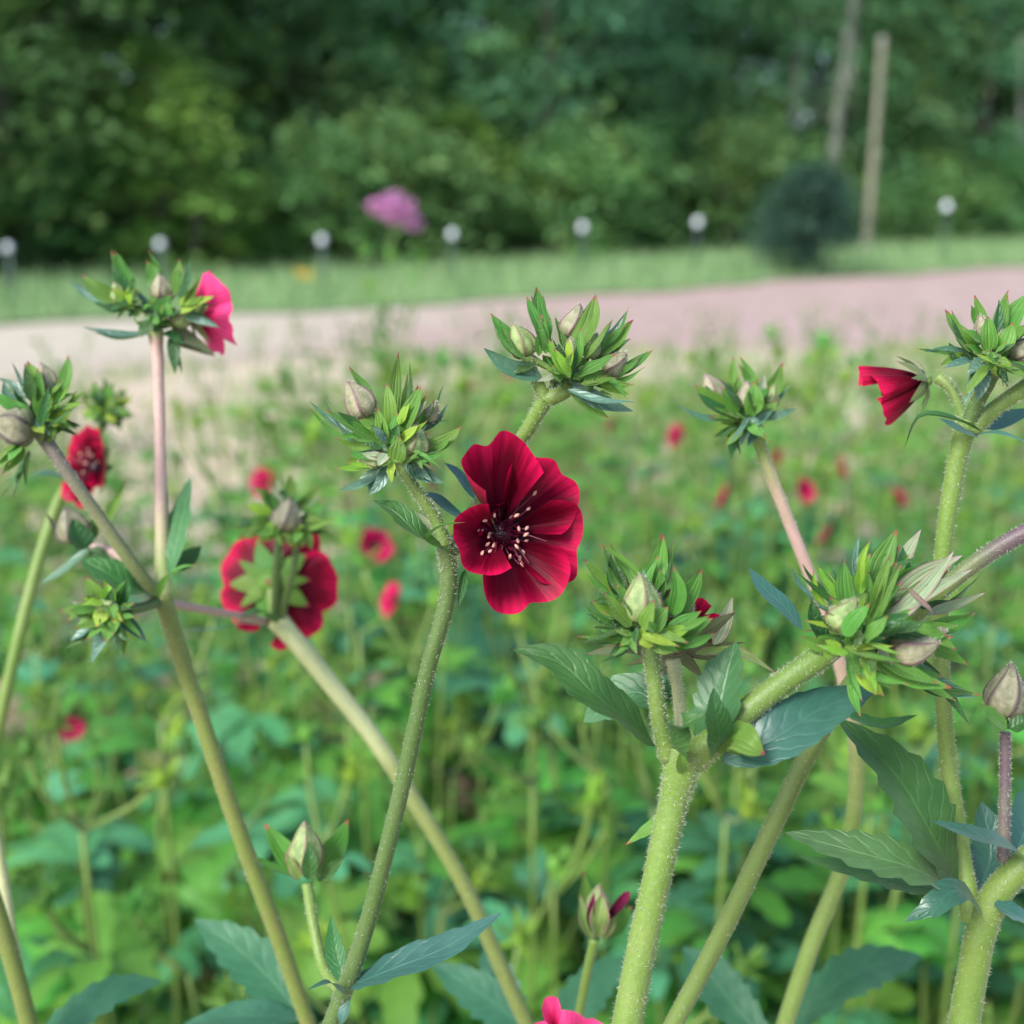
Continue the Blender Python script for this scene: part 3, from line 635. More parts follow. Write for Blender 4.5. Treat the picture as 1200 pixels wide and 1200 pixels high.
# bleached dead trunks
def dead(pxs, t, wpx, label, limbs=()):
    b = on_line(pxs[0][0] - 8, t, 250); b.z = terrain(b.x, b.y); k = b.y
    def at(px, py): r = ray(px, py); return CAM + r * (k / r.y)
    pts = [b - V((0, 0, .2))] + [at(*q) for q in pxs]; r_ = empty('dead_tree', b); tag(r_, label, 'dead tree')
    w = wpx * k / FPX / 2
    mk('trunk', tube(pts, [w * 1.2] + [w * (1 - 0.09 * i) for i in range(len(pxs))], 18, 10), 'bark_pale', r_, b)
    for a, c_, w2 in limbs: mk('limb', tube([at(*a), (at(*a) + at(*c_)) / 2 + V((0.1, 0, 0)), at(*c_)], [w * w2, w * w2 * .8, w * w2 * .4], 8, 8), 'bark_pale', r_, b)
dead([(976, 190), (986, 90), (1000, 0), (1008, -90)], 7.4, 13, 'bleached forked dead trunk among the trees left of the pole', [((985, 120), (1003, 40), 0.6), ((982, 150), (985, 70), 0.5)])
dead([(928, 150), (934, 60), (936, -40)], 8.2, 8, 'thin pale dead trunk half hidden in green leaves')
dead([(1192, 230), (1196, 150), (1198, 40)], 6.8, 7, 'slim grey trunk by the wood edge past the pole')

# ---- tall pink flower standing behind the bed
M['pink'] = flat('pink_florets', (0.72, 0.34, 0.60), 0.5, 60, 0.3, 0.35)
M['yellow'] = flat('yellow_florets', (0.75, 0.55, 0.06), 0.5, 60, 0.2, 0.2)
def tall_flower(px, py, y, wpx, mat, label, name, hmul=0.32, tilt=0.3, seed=3, leaves=True, cat='flower'):
    rg = random.Random(seed); r = ray(px, py); top = CAM + r * (y / r.y); foot = V((top.x - 0.06, y, terrain(top.x, y) - 0.05)); w = wpx * y / FPX / 2
    e = empty(name, foot); tag(e, label, cat)
    mk('stem', tube([foot, foot.lerp(top, .5) + V((-.02, 0, 0)), top], [0.006, 0.005, 0.004], 12, 8), 'stem', e, foot)
    gs = []; X, Y, Z = frame(V((tilt, -0.25, 1)))
    for k in range(420 if wpx > 30 else 60):
        a = rg.uniform(0, 6.28); q = w * math.sqrt(rg.random()); p = top + (X * math.cos(a) + Y * math.sin(a)) * q + Z * (w * hmul * (1 - (q / w) ** 2) * rg.uniform(0.2, 1.1) + 0.01)
        n = V((rg.gauss(0, .4), rg.gauss(0, .4), 1)).normalized(); fx = n.orthogonal().normalized(); fy = n.cross(fx); s = w * (0.10 if wpx > 30 else .25)
        vs = [p] + [p + (fx * math.cos(j * 1.2566) + fy * math.sin(j * 1.2566)) * s + n * s * .2 for j in range(5)]; gs.append((vs, [(0, 1 + j, 1 + (j + 1) % 5) for j in range(5)], [(0, 0)] * 6))
    mk('flower_head', join(gs), mat, e, foot)
    gs = []
    for k in range(16 if leaves else 0):
        t = rg.uniform(0.25, 0.97); b = foot.lerp(top, t); a = rg.uniform(0, 6.28); d = V((math.cos(a), math.sin(a), rg.uniform(.3, 1.0))).normalized(); L = rg.uniform(0.06, 0.13) * (1.4 - t * .7)
        mk('leaf', blade([b, b + d * L * .5 + V((0, 0, .01)), b + d * L - V((0, 0, L * .1))], L * .3, V((0, 0, 1)), 'lance', .2, nseg=6, nh=1), 'leaf_mid', e)
    if leaves:
        for sx in (-0.10, 0.085):
            t2 = top + V((sx, rg.uniform(-.05, .05), -0.09 - rg.random() * .04)); m = foot.lerp(top, .5)
            mk('side_stem', tube([m, m.lerp(t2, .5) + V((sx * .3, 0, 0)), t2], [.004, .003, .003], 8, 6), 'stem', e)
            for k in range(9):
                b = m.lerp(t2, rg.uniform(.3, 1)); a = rg.uniform(0, 6.28); d = V((math.cos(a), math.sin(a), 1.0)).normalized(); L = rg.uniform(.04, .09)
                mk('leaf', blade([b, b + d * L * .5, b + d * L], L * .3, V((0, 0, 1)), 'lance', .2, nseg=6, nh=1), 'leaf_mid', e)
tall_flower(461, 258, 3.4, 68, 'pink', 'tall flat-topped pink flower head on a leafy stem behind the bed', 'pink_flower_plant', 0.75, 0.42)
tall_flower(355, 323, 9.0, 22, 'yellow', 'small yellow wildflower at the grass edge', 'yellow_flower', leaves=False)
# ================================================================== foreground cinquefoil plants
random.seed(21)
LEAFN = UP * 0.8 - FW * 0.5
# ---- A: plant of the open crimson flower
DA = 0.280
A = Plant('cinquefoil with one wide open crimson flower and two bud clusters above it', ground_under(400, 1200, 0.31, 0.09, -0.04))
A.stem([(398, 1175, .302), (415, 1130, .300), (462, 960, .293), (500, 790, .287), (526, 668, .283), (522, 640, .282)], [21, 20, 19.5, 19, 20, 23], 'stem_dark', 2600, True)
A.stem([(522, 642, .282), (512, 612, .282), (495, 585, .281), (478, 560, .281), (468, 540, .281)], [19, 15, 14, 14, 15], 'stem', 700)
A.stem([(528, 648, .284), (560, 590, .296), (598, 535, .292), (612, 514, .288), (630, 484, .284), (641, 464, .282)], [17, 16, 16, 17, 18, 22], 'stem_light', 900)
A.stem([(524, 646, .282), (548, 640, .288), (580, 632, .291), (597, 625, .289)], [15, 12, 12, 16], 'stem', 200)
A.stem([(640, 468, .282), (631, 450, .281), (623, 432, .280), (617, 420, .28)], [19, 14, 13, 18], 'stem', 250)
A.stem([(641, 468, .282), (655, 463, .281), (672, 452, .281), (684, 440, .281)], [20, 17, 16, 18], 'stem', 250)
A.stem([(642, 466, .283), (650, 450, .286), (655, 432, .287)], [13, 10, 10], 'stem', 100)
# node leaves
A.leaf([(526, 648, .281), (492, 628, .276), (462, 600, .278), (437, 586, .282)], 30, 'leaf', UP * .9 - FW * .5, shape='lance', fold=.5, wave=.03, serr=.10, teeth=5)
A.leaf([(527, 645, .279), (500, 633, .274), (515, 618, .272), (546, 612, .272)], 17, 'bract', UP - FW * .2, fold=.6)
A.leaf([(548, 612, .286), (525, 596, .288), (508, 582, .289), (492, 577, .290)], 25, 'leaf_sky_sheen', UP * .9 - FW * .25, shape='lance', fold=.15)
A.leaf([(556, 585, .289), (545, 566, .291), (532, 551, .292), (521, 542, .293)], 22, 'leaf_sky_sheen', UP - FW * .2, shape='lance', fold=.15)
A.leaf([(512, 622, .285), (494, 608, .287), (470, 594, .289)], 14, 'bract_pale', UP * .5 - FW * .8)
A.leaf([(545, 668, .285), (541, 690, .284), (537, 712, .283)], 16, 'bract_dark', -FW + RT * .4, fold=.4)
# lower node at the foot of the picture
A.leaf([(404, 1158, .300), (450, 1140, .298), (520, 1112, .300), (588, 1070, .306)], 44, 'leaf_sky_sheen', UP * .9 - FW * .35 + RT * .1, shape='lance', fold=.25, wave=.03, serr=.12, teeth=5)
A.leaf([(402, 1165, .298), (385, 1152, .293), (360, 1160, .290)], 22, 'leaf_sky_sheen', UP, fold=.3)
A.leaf([(402, 1150, .304), (392, 1110, .309), (388, 1072, .312)], 30, 'leaf', UP * .3 - FW, fold=.3, serr=.1, teeth=4)
A.leaf([(408, 1170, .300), (400, 1200, .298), (385, 1235, .300)], 24, 'leaf_sky_sheen', UP, fold=.3)
A.stem([(402, 1165, .302), (378, 1130, .315), (366, 1075, .322), (360, 1035, .325)], [13, 12, 12, 13], 'stem_light', 300)
A.cluster(358, 1012, .325, 16, [(352, 1030, 310, 965, 30, B, 5, 8), (345, 1030, 296, 1003, 14, B, 0, -2), (372, 1028, 408, 960, 32, B, 6, 8), (375, 1035, 404, 1003, 18, BD, -2, -4), (364, 1035, 362, 986, 20, BD, -6, -6), (350, 1035, 336, 1000, 14, 'sepal', -5, -6)],
    [(358, 1003, 27, 357, 962, 'bud', 0)], 30)
# bud cluster left of the flower
A.cluster(458, 524, .280, 30, [
    (433, 470, 409, 430, 17, B, 3, 5), (461, 482, 467, 412, 19, B, 1, 2), (459, 500, 453, 449, 20, B, -2, -2), (474, 500, 493, 452, 26, B, -3, -3),
    (495, 500, 509, 468, 16, B, 0, 1), (500, 526, 541, 500, 22, B, 0, -1), (508, 500, 525, 473, 8, BL, 4, 5), (440, 516, 381, 480, 20, B, -1, -3),
    (432, 523, 393, 514, 12, B, 0, -1), (410, 508, 362, 470, 9, BL, 5, 7), (452, 520, 442, 478, 19, B, -5, -6), (464, 548, 468, 511, 24, B, -8, -9),
    (450, 546, 393, 549, 15, BB, -3, -5), (445, 552, 397, 575, 17, BL, 0, -2), (453, 552, 432, 581, 16, BL, -2, -3), (478, 546, 520, 567, 22, BL, -1, -3),
    (482, 545, 516, 528, 12, B, -6, -6), (460, 548, 459, 566, 14, BB, -7, -8), (474, 480, 478, 438, 12, B, 4, 5), (436, 540, 408, 530, 12, B, -6, -7),
    (446, 540, 424, 532, 14, BP, -6, -7), (484, 490, 500, 470, 15, BP, -3, -4), (440, 500, 420, 492, 14, B, -3, -4), (490, 538, 505, 545, 14, B, -5, -6), (470, 490, 480, 470, 14, BB, -4, -4)],
    [(424, 474, 23, 405, 446, 'bud_purple', -1), (484, 520, 24, 486, 494, 'bud', -3), (437, 540, 12, 420, 540, 'bud', -5), (504, 487, 12, 512, 470, 'bud_purple', 2), (462, 500, 15, 462, 480, 'bud', 0)])
# bud cluster above the flower
A.cluster(662, 436, .281, 30, [
    (632, 392, 628, 336, 27, B, 1, 2), (640, 398, 622, 345, 14, B, 3, 4), (676, 412, 698, 345, 33, B, -1, -2), (708, 412, 742, 375, 25, B, 2, 3), (724, 440, 765, 410, 21, B, 1, 0),
    (680, 443, 721, 415, 27, B, -7, -8), (668, 440, 642, 398, 19, BB, -7, -7), (672, 436, 665, 398, 18, BB, -9, -10), (678, 428, 680, 385, 12, B, -7, -7),
    (597, 402, 575, 367, 20, B, 0, 1), (600, 418, 578, 384, 13, B, -4, -4), (626, 445, 567, 408, 24, BL, -2, -4), (672, 456, 742, 482, 22, BL, -3, -5),
    (712, 456, 756, 430, 15, B, -2, -2), (712, 394, 734, 365, 7, BL, 3, 4), (690, 418, 716, 376, 10, B, -6, -6), (634, 408, 636, 368, 14, B, -5, -5),
    (715, 456, 738, 462, 11, BB, -4, -5), (712, 450, 738, 450, 12, B, -5, -6), (655, 450, 648, 428, 20, B, -6, -7), (615, 425, 600, 440, 14, BD, -3, -4), (690, 450, 712, 440, 16, B, -8, -8), (660, 400, 650, 372, 12, B, 3, 4), (695, 440, 690, 462, 14, BD, -5, -6)],
    [(614, 406, 20, 600, 378, 'bud', -1), (670, 384, 20, 680, 355, 'bud_purple', 5), (719, 428, 19, 735, 412, 'bud_purple', -1), (672, 420, 13, 668, 395, 'bud', -4), (692, 410, 15, 700, 390, 'bud', 1)])
# the open flower itself
ax = (-FW + RT * 0.34 + UP * 0.10).normalized(); fc = P(588, 625, .2865); rad = 92 * .28 / FPX
pt = [(R(103), R(37), rad * 1.22, 0.55, .34), (R(42), R(51), rad * 1.10, 0.32, .10), (R(-19), R(51), rad * 1.06, 0.30, .10), (R(-82), R(55), rad * 1.06, 0.36, .18), (R(192), R(52), rad * 0.84, 0.66, .42)]
fl = flower(A.root, fc, ax, rad, 'petal', 'sepal_dark', 0.0, 0.3, pt, 46, 5, 34, 22, 0.62, 0.4, 0.05)

for (a_, q_, w_, hgt_) in ((115, .30, .20, .30), (160, .34, .16, .26), (215, .36, .22, .2), (262, .30, .18, .2), (85, .36, .15, .22)):   # crumpled little folds at the petal bases
    X_, Y_, Z_ = frame(ax); d_ = X_ * math.cos(R(a_)) + Y_ * math.sin(R(a_)); t_ = Z_.cross(d_); b_ = fc + d_ * rad * q_ + Z_ * rad * .06
    mk('petal_fold', blade([b_ - t_ * rad * w_ * .8, b_ + Z_ * rad * hgt_ * .6 + d_ * rad * .03, b_ + t_ * rad * w_ * .8 + Z_ * rad * hgt_ * .3], rad * w_, Z_ - d_ * .6, 'obov', .5, .08, nseg=8, roll=1.1), 'petal', fl)

# ---- D: thick hairy stem with the forked node
DD = 0.266
D = Plant('thick hairy-stemmed cinquefoil, half-hidden red flower behind its bud clusters', ground_under(735, 1200, 0.27, 0.10, -0.02))
D.stem([(732, 1215, .268), (752, 1110, .268), (774, 1010, .267), (790, 935, .267), (800, 893, .266), (803, 878, .266)], [36, 34, 33, 34, 44, 46], 'stem_light', 5200, True, 20, hl=.0011)
D.stem([(785, 888, .266), (774, 852, .265), (768, 805, .265), (763, 765, .265), (762, 745, .266)], [26, 20, 19, 19, 22], 'stem', 1200)
D.stem([(800, 882, .270), (798, 845, .275), (793, 800, .277), (788, 772, .277)], [20, 15, 14, 16], 'stem_pale', 700)
D.stem([(812, 890, .266), (838, 866, .264), (872, 836, .262), (920, 798, .262), (964, 768, .263), (985, 752, .265)], [38, 32, 29, 28, 29, 26], 'stem', 1600, nr=18)
D.leaf([(768, 874, .264), (735, 845, .258), (694, 812, .254), (655, 777, .256), (598, 762, .258)], 54, 'leaf', UP * .7 - FW * .6 - RT * .1, shape='lance', fold=.35, wave=.07, serr=.06, teeth=8)
D.leaf([(772, 830, .280), (748, 812, .284), (716, 822, .287), (684, 846, .290)], 50, 'leaf_silver', UP * .5 - FW * .8, shape='lance', fold=.2, serr=.1, teeth=5)
D.leaf([(826, 884, .266), (842, 838, .263), (852, 795, .265), (862, 752, .268)], 62, 'leaf_silver', -FW * .8 + UP * .2 - RT * .75, shape='lance', fold=.45, wave=.05, serr=.14, teeth=6)
D.leaf([(806, 892, .262), (786, 868, .255), (800, 850, .249), (828, 838, .248)], 56, 'leaf', UP * .6 - FW * .4 + RT * .3, fold=.5)
D.leaf([(836, 884, .262), (842, 862, .252), (838, 835, .249), (836, 806, .250)], 54, 'leaf', -FW + RT * .3 + UP * .2, fold=.25, serr=.08, teeth=4)
D.leaf([(850, 886, .262), (866, 866, .253), (880, 874, .250), (896, 884, .250)], 58, 'bract', -FW + UP * .5, fold=.3)
D.leaf([(846, 892, .260), (900, 870, .258), (960, 832, .262), (1028, 806, .270)], 66, 'leaf_sky_sheen', UP * .65 - FW * .75 - RT * .1, shape='lance', fold=.14, wave=.03, serr=.05, teeth=9)
D.leaf([(800, 906, .262), (798, 892, .258), (800, 876, .257)], 18, 'bract', -FW, fold=.4)
D.leaf([(785, 955, .275), (765, 968, .278), (733, 990, .280)], 24, 'bract', UP - FW, serr=.1, teeth=4)
D.leaf([(940, 738, .268), (920, 712, .270), (896, 690, .273), (878, 666, .276)], 34, 'leaf_sky_sheen', UP * .8 - FW * .5 + RT * .2, shape='lance', fold=.1)
# calyx and petals of the flower seen from behind
flower(D.root, P(792, 752, .281), (FW * .62 + UP * .75 + RT * .12), 66 * .28 / FPX, 'petal', 'sepal_dark', 0.5, 0.35, None, 10, 9, 16, 12, 1.35, 0.62)
D.leaf([(815, 766, .277), (860, 764, .276), (910, 789, .276)], 27, 'sepal', UP * .8 - FW * .5, name='sepal', fold=.3)
D.leaf([(770, 770, .274), (730, 762, .272), (684, 768, .272)], 27, 'sepal_dark', UP * .8 - FW * .5, name='sepal', fold=.3, wave=.04)
D.leaf([(836, 755, .276), (848, 728, .277), (858, 700, .279)], 30, 'bract_pale', -FW + RT * .4, name='sepal', fold=.25)
D.cluster(757, 728, .265, 40, [
    (724, 694, 707, 638, 30, B, 0, -1), (738, 684, 715, 637, 14, B, 3, 4), (765, 690, 777, 626, 28, B, 2, 3), (777, 690, 784, 642, 12, B, 4, 5), (784, 714, 822, 666, 31, B, -1, -2),
    (712, 696, 695, 668, 12, B, 1, 1), (734, 736, 707, 693, 20, B, -8, -9), (757, 741, 783, 711, 27, B, -12, -13), (778, 752, 812, 733, 19, BB, -9, -10), (748, 742, 686, 754, 15, BD, -3, -5),
    (718, 738, 688, 719, 13, BD, -1, -2), (800, 758, 835, 724, 23, B, -4, -5), (795, 762, 838, 742, 17, B, -6, -7), (730, 750, 694, 734, 14, BD, -2, -3), (752, 752, 765, 758, 20, BB, -11, -12), (770, 758, 796, 764, 16, B, -9, -11),
    (736, 752, 712, 770, 16, BD, -4, -6), (716, 712, 700, 690, 16, B, -5, -6), (790, 740, 822, 716, 18, B, -7, -8), (742, 748, 726, 757, 14, B, -9, -10)],
    [(751, 708, 30, 750, 672, 'bud', -6), (800, 725, 17, 812, 705, 'bud', 1), (725, 690, 14, 722, 665, 'bud', 4)], 70)
D.cluster(1022, 738, .264, 52, [
    (984, 708, 989, 654, 26, B, -6, -6), (968, 690, 958, 664, 17, BB, 0, 0), (1003, 684, 1020, 649, 18, BB, 1, 1), (1020, 728, 1049, 658, 36, B, -4, -5), (1023, 682, 1051, 621, 33, B, 4, 6),
    (1048, 668, 1079, 621, 22, BP, 7, 9), (1060, 680, 1058, 641, 22, BD, 3, 3), (1040, 712, 1127, 651, 28, BP, 0, 2), (1062, 704, 1111, 669, 22, B, -2, -1), (1104, 714, 1154, 695, 14, BP, 5, 7),
    (1094, 738, 1143, 718, 27, B, 2, 4), (1028, 788, 1115, 806, 29, B, -6, -8), (1000, 792, 1036, 815, 22, BB, -9, -10), (986, 770, 1012, 795, 20, B, -10, -11), (994, 798, 1008, 840, 16, B, -5, -8),
    (994, 762, 1008, 721, 31, B, -13, -14), (1028, 754, 1085, 728, 34, BD, -10, -12), (957, 762, 950, 700, 27, BD, -2, -2), (990, 766, 1049, 757, 14, BB, -14, -15), (998, 672, 1008, 621, 8, BL, 5, 7),
    (1100, 760, 1135, 779, 18, B, 3, 3), (942, 696, 926, 663, 11, BL, 4, 5), (1070, 786, 1143, 818, 28, BL, 4, 6), (1000, 740, 972, 700, 20, B, -6, -6), (1010, 776, 1030, 786, 16, BB, -12, -13),
    (975, 770, 966, 750, 17, BB, -11, -12), (1010, 760, 996, 742, 14, BB, -13, -14), (1035, 700, 1030, 672, 16, B, -2, -2), (1060, 790, 1105, 792, 24, B, 0, 2), (1074, 740, 1110, 745, 24, B, -4, -4), (1050, 690, 1085, 662, 22, B, 1, 2), (972, 740, 960, 720, 16, BD, -8, -8)],
    [(986, 724, 24, 1004, 700, 'bud', -8), (1062, 764, 25, 1102, 752, 'bud_purple', -6), (1060, 706, 20, 1080, 690, 'bud', 0), (1085, 748, 16, 1110, 738, 'bud_purple', 0)], 70)
D.leaf([(1064, 690, .255), (1076, 704, .254), (1090, 716, .254), (1094, 730, .255)], 14, 'brown', -FW + RT * .5, fold=.5, name='withered_petal', roll=.8)

# ---- E: long curved stem leaning out to the right, turning purple
E = Plant('long bare stem curving up behind the big bud cluster, purple and hairy above', ground_under(780, 1230, .33, 0.08, -0.05))
E.stem([(776, 1225, .318), (850, 1085, .312), (905, 970, .306), (960, 860, .302), (1010, 785, .298), (1058, 737, .290), (1098, 696, .286), (1145, 658, .282), (1205, 622, .278), (1290, 590, .276)], [21, 22, 22, 22, 20, 19, 20, 20, 20, 20], 'stem_e', 2600, True, nseg=90)
E.leaf([(985, 835, .301), (1030, 850, .300), (1075, 838, .302)], 34, 'leaf', UP - FW * .4, fold=.3, serr=.12, teeth=5)
E.cluster(1300, 585, .277, 26, [(1295, 580, 1270, 540, 22, B, 0, 0), (1300, 580, 1310, 530, 24, B, 0, 0), (1310, 585, 1345, 560, 22, B, 0, 0), (1295, 590, 1265, 600, 20, BL, -2, -3)], [(1302, 572, 20, 1302, 545, 'bud', -3)], 0)

# ---- F: right-hand plant
F_ = Plant('cinquefoil with nodding red flower beside a pointed bud cluster, at a jagged leaf', ground_under(1130, 1220, .30, 0.08, 0.0))
F_.stem([(1126, 1225, .296), (1140, 1140, .294), (1152, 1085, .292), (1168, 1048, .291), (1215, 1000, .288), (1290, 930, .288)], [36, 34, 34, 33, 32, 30], 'stem', 2200, True, 18)
F_.stem([(1140, 1080, .294), (1128, 1010, .298), (1112, 900, .302), (1104, 780, .300), (1103, 670, .298), (1116, 570, .295), (1130, 508, .293), (1136, 492, .292)], [26, 22, 20, 18, 18, 21, 24, 26], 'stem_light', 1700)
F_.stem([(1134, 500, .292), (1146, 470, .289), (1160, 445, .286), (1166, 430, .286)], [20, 17, 16, 18], 'stem_dark', 300)
F_.stem([(1138, 505, .292), (1165, 480, .290), (1200, 455, .288), (1260, 410, .288)], [20, 19, 19, 18], 'stem_light', 500)
F_.stem([(1132, 500, .293), (1124, 475, .298), (1112, 452, .302), (1100, 443, .304)], [13, 12, 12, 15], 'stem_light', 200)
F_.stem([(1176, 1010, .291), (1177, 950, .291), (1178, 900, .291), (1178, 858, .291)], [15, 13, 12, 13], 'stem_purple', 500)
F_.cluster(1178, 848, .291, 12, [(1180, 856, 1148, 824, 24, B, -8, -9), (1186, 856, 1212, 838, 22, BD, -4, -5)], [(1178, 820, 31, 1186, 776, 'bud_olive', 0)], 60)
F_.cluster(1160, 420, .286, 28, [
    (1151, 378, 1142, 346, 17, B, 2, 2), (1169, 390, 1181, 346, 17, B, 1, 2), (1180, 384, 1206, 342, 27, B, 2, 3), (1138, 410, 1107, 363, 25, B, -2, -3), (1158, 410, 1158, 370, 24, B, -5, -6), (1172, 416, 1187, 378, 23, B, -4, -5),
    (1132, 411, 1083, 412, 10, BL, 1, 0), (1142, 422, 1105, 432, 17, BL, -2, -4), (1151, 432, 1146, 470, 22, BL, -6, -7), (1168, 430, 1181, 453, 15, BD, -4, -5), (1158, 424, 1168, 442, 12, BB, -8, -9), (1124, 424, 1112, 402, 16, BD, 2, 2),
    (1150, 420, 1134, 440, 16, BL, -6, -7), (1165, 420, 1150, 412, 12, BB, -9, -10), (1170, 424, 1186, 428, 14, BB, -8, -9), (1148, 400, 1128, 385, 18, B, -5, -6), (1186, 400, 1215, 380, 22, B, 0, 0), (1180, 430, 1215, 440, 20, B, -3, -4)],
    [(1198, 412, 24, 1215, 395, 'bud_olive', 0), (1152, 388, 13, 1148, 368, 'bud_purple', 2), (1172, 404, 13, 1176, 386, 'bud', -2)], 50)
flower(F_.root, P(1082, 446, .306), (-RT * .88 + FW * .38 - UP * .28), 40 * .3 / FPX, 'petal', 'sepal', 0.3, 1.4, None, 8, 15, 16, 12, 1.1, 0.6)
F_.leaf([(1150, 506, .288), (1118, 492, .284), (1080, 488, .286), (1060, 525, .290)], 21, 'leaf', UP * .9 - FW * .3, shape='lance', fold=.4)
F_.leaf([(1146, 512, .286), (1122, 502, .278), (1100, 490, .276)], 24, 'leaf_sky_sheen', UP * .6 - FW * .7, fold=.2)
F_.leaf([(1138, 510, .288), (1170, 508, .282), (1212, 522, .280)], 26, 'leaf_sky_sheen', UP - FW * .4, fold=.2)
F_.leaf([(1152, 502, .298), (1180, 490, .302), (1215, 478, .306)], 36, 'leaf_sky_sheen', UP * .6 - FW * .6, fold=.1)
# compound leaf and stipules at the lower node
F_.leaf([(1122, 1036, .290), (1092, 980, .284), (1050, 910, .288), (982, 842, .298)], 88, 'leaf', UP * .5 - FW * .7 + RT * .35, shape='lance', fold=.3, serr=.16, teeth=7)
F_.leaf([(1118, 1040, .286), (1070, 1018, .278), (1000, 998, .280), (920, 976, .288)], 56, 'leaf_silver', UP * .8 - FW * .6, shape='lance', fold=.3, serr=.18, teeth=7)
F_.leaf([(1118, 1044, .290), (1072, 1040, .290), (1010, 1024, .292), (936, 1004, .298)], 50, 'leaf', UP - FW * .2, shape='lance', fold=.2, serr=.16, teeth=7)
F_.leaf([(1150, 1070, .286), (1118, 1044, .276), (1090, 1064, .272), (1060, 1080, .274)], 44, 'leaf_sky_sheen', UP * .7 - FW * .6, fold=.2, serr=.14, teeth=4)
F_.leaf([(1205, 1008, .284), (1175, 988, .280), (1140, 978, .278), (1092, 962, .280)], 34, 'leaf_sky_sheen', UP - FW * .4, shape='lance', fold=.2, serr=.1, teeth=4)
F_.leaf([(1145, 1050, .300), (1160, 1000, .306), (1150, 940, .310)], 52, 'leaf_sky_sheen', -FW + UP * .3, shape='lance', serr=.14, teeth=5)
F_.leaf([(1165, 1060, .286), (1196, 1075, .284), (1240, 1090, .286)], 46, 'leaf_sky_sheen', UP - FW * .3, serr=.14, teeth=5)
F_.leaf([(1190, 1000, .300), (1205, 960, .304), (1215, 910, .306)], 52, 'leaf_sky_sheen', -FW + UP * .4, shape='lance', serr=.14, teeth=5)

# ---- G: slim pink-stemmed bud cluster behind
Gp = Plant('single bud cluster on a slim pinkish stem rising behind the thick-stemmed plant', ground_under(915, 1230, .42, 0.12, -0.02))
Gp.stem([(912, 1225, .375), (950, 1110, .372), (992, 1000, .368), (1004, 900, .362), (990, 800, .352), (955, 690, .342), (916, 590, .336), (892, 525, .333), (884, 500, .332)], [20, 20, 19, 18, 17, 14, 14, 15, 19], 'stem_g', 600, True, nseg=90)
Gp.cluster(872, 478, .332, 26, [
    (850, 484, 814, 451, 24, B, -3, -4), (862, 462, 859, 418, 14, B, 2, 3), (884, 462, 868, 418, 16, B, 3, 4), (895, 472, 917, 425, 22, B, 1, 1), (885, 490, 883, 447, 25, B, -7, -8), (863, 484, 846, 454, 16, B, -5, -6),
    (874, 495, 832, 490, 15, B, -5, -7), (842, 495, 794, 475, 9, BL, 0, -1), (894, 492, 934, 478, 13, BL, -3, -4), (861, 505, 857, 538, 16, BD, -4, -5), (872, 506, 906, 481, 16, BL, -6, -7), (904, 484, 916, 446, 14, BL, 3, 4), (866, 466, 865, 442, 16, B, -1, -1), (889, 472, 896, 440, 15, BP, 0, 0),
    (866, 506, 836, 512, 14, BD, -3, -5), (880, 504, 894, 512, 18, BL, -4, -6), (870, 495, 850, 480, 14, B, -8, -9), (896, 486, 912, 470, 16, B, -3, -4), (876, 500, 868, 522, 14, BL, -6, -7), (858, 490, 842, 480, 16, B, -6, -7)],
    [(836, 460, 19, 826, 438, 'bud_purple', 2), (874, 468, 16, 876, 446, 'bud_purple', -3), (902, 470, 13, 908, 450, 'bud', 2)], 20)
# ---- H: bud with a purple tip
Hh = Plant('small closing bud with a dark purple petal tip on a thin stem', ground_under(676, 1230, .40, 0.12))
Hh.stem([(672, 1225, .352), (680, 1180, .35), (690, 1130, .348), (697, 1100, .346)], [11, 11, 11, 12], 'stem', 250, True)
Hh.cluster(698, 1092, .346, 10, [(690, 1096, 683, 1020, 25, B, 8, 10), (696, 1100, 706, 1046, 30, 'sepal', -7, -7), (690, 1100, 680, 1048, 18, 'sepal', -3, -2), (705, 1100, 722, 1060, 17, 'sepal', -3, -3), (710, 1098, 740, 1062, 26, B, 6, 8)],
    [(699, 1074, 24, 702, 1036, 'bud', 0)], 20)
Hh.leaf([(708, 1080, .342), (724, 1062, .340), (738, 1044, .339)], 15, 'petal_dark', -FW + UP * .4, shape='obov', name='petal', fold=.4)
Hh.leaf([(694, 1094, .339), (692, 1070, .337), (697, 1046, .338)], 9, 'petal_dark', -FW, shape='lance', name='petal')
# ---- low flower cut by the lower frame edge
Lo = Plant('low cinquefoil flower showing one upright rose-pink petal', ground_under(662, 1260, .34, 0.05))
Lo.stem([(664, 1290, .315), (664, 1250, .314), (664, 1225, .313)], [11, 11, 12], 'stem', 0, True)
ff = flower(Lo.root, P(668, 1240, .313), UP * .9 - FW * .3, 52 * .31 / FPX, 'petal_pink', 'sepal', 0.3, 0.35, None, 12, 33, 14, 10)
mk('petal', petal_geo(P(652, 1212, .312), frame(-FW, 0), R(100), R(20), 50 * .312 / FPX, .2, .03, .02, .2, nu=10, nv=8, seed=3), 'petal_pink', ff)

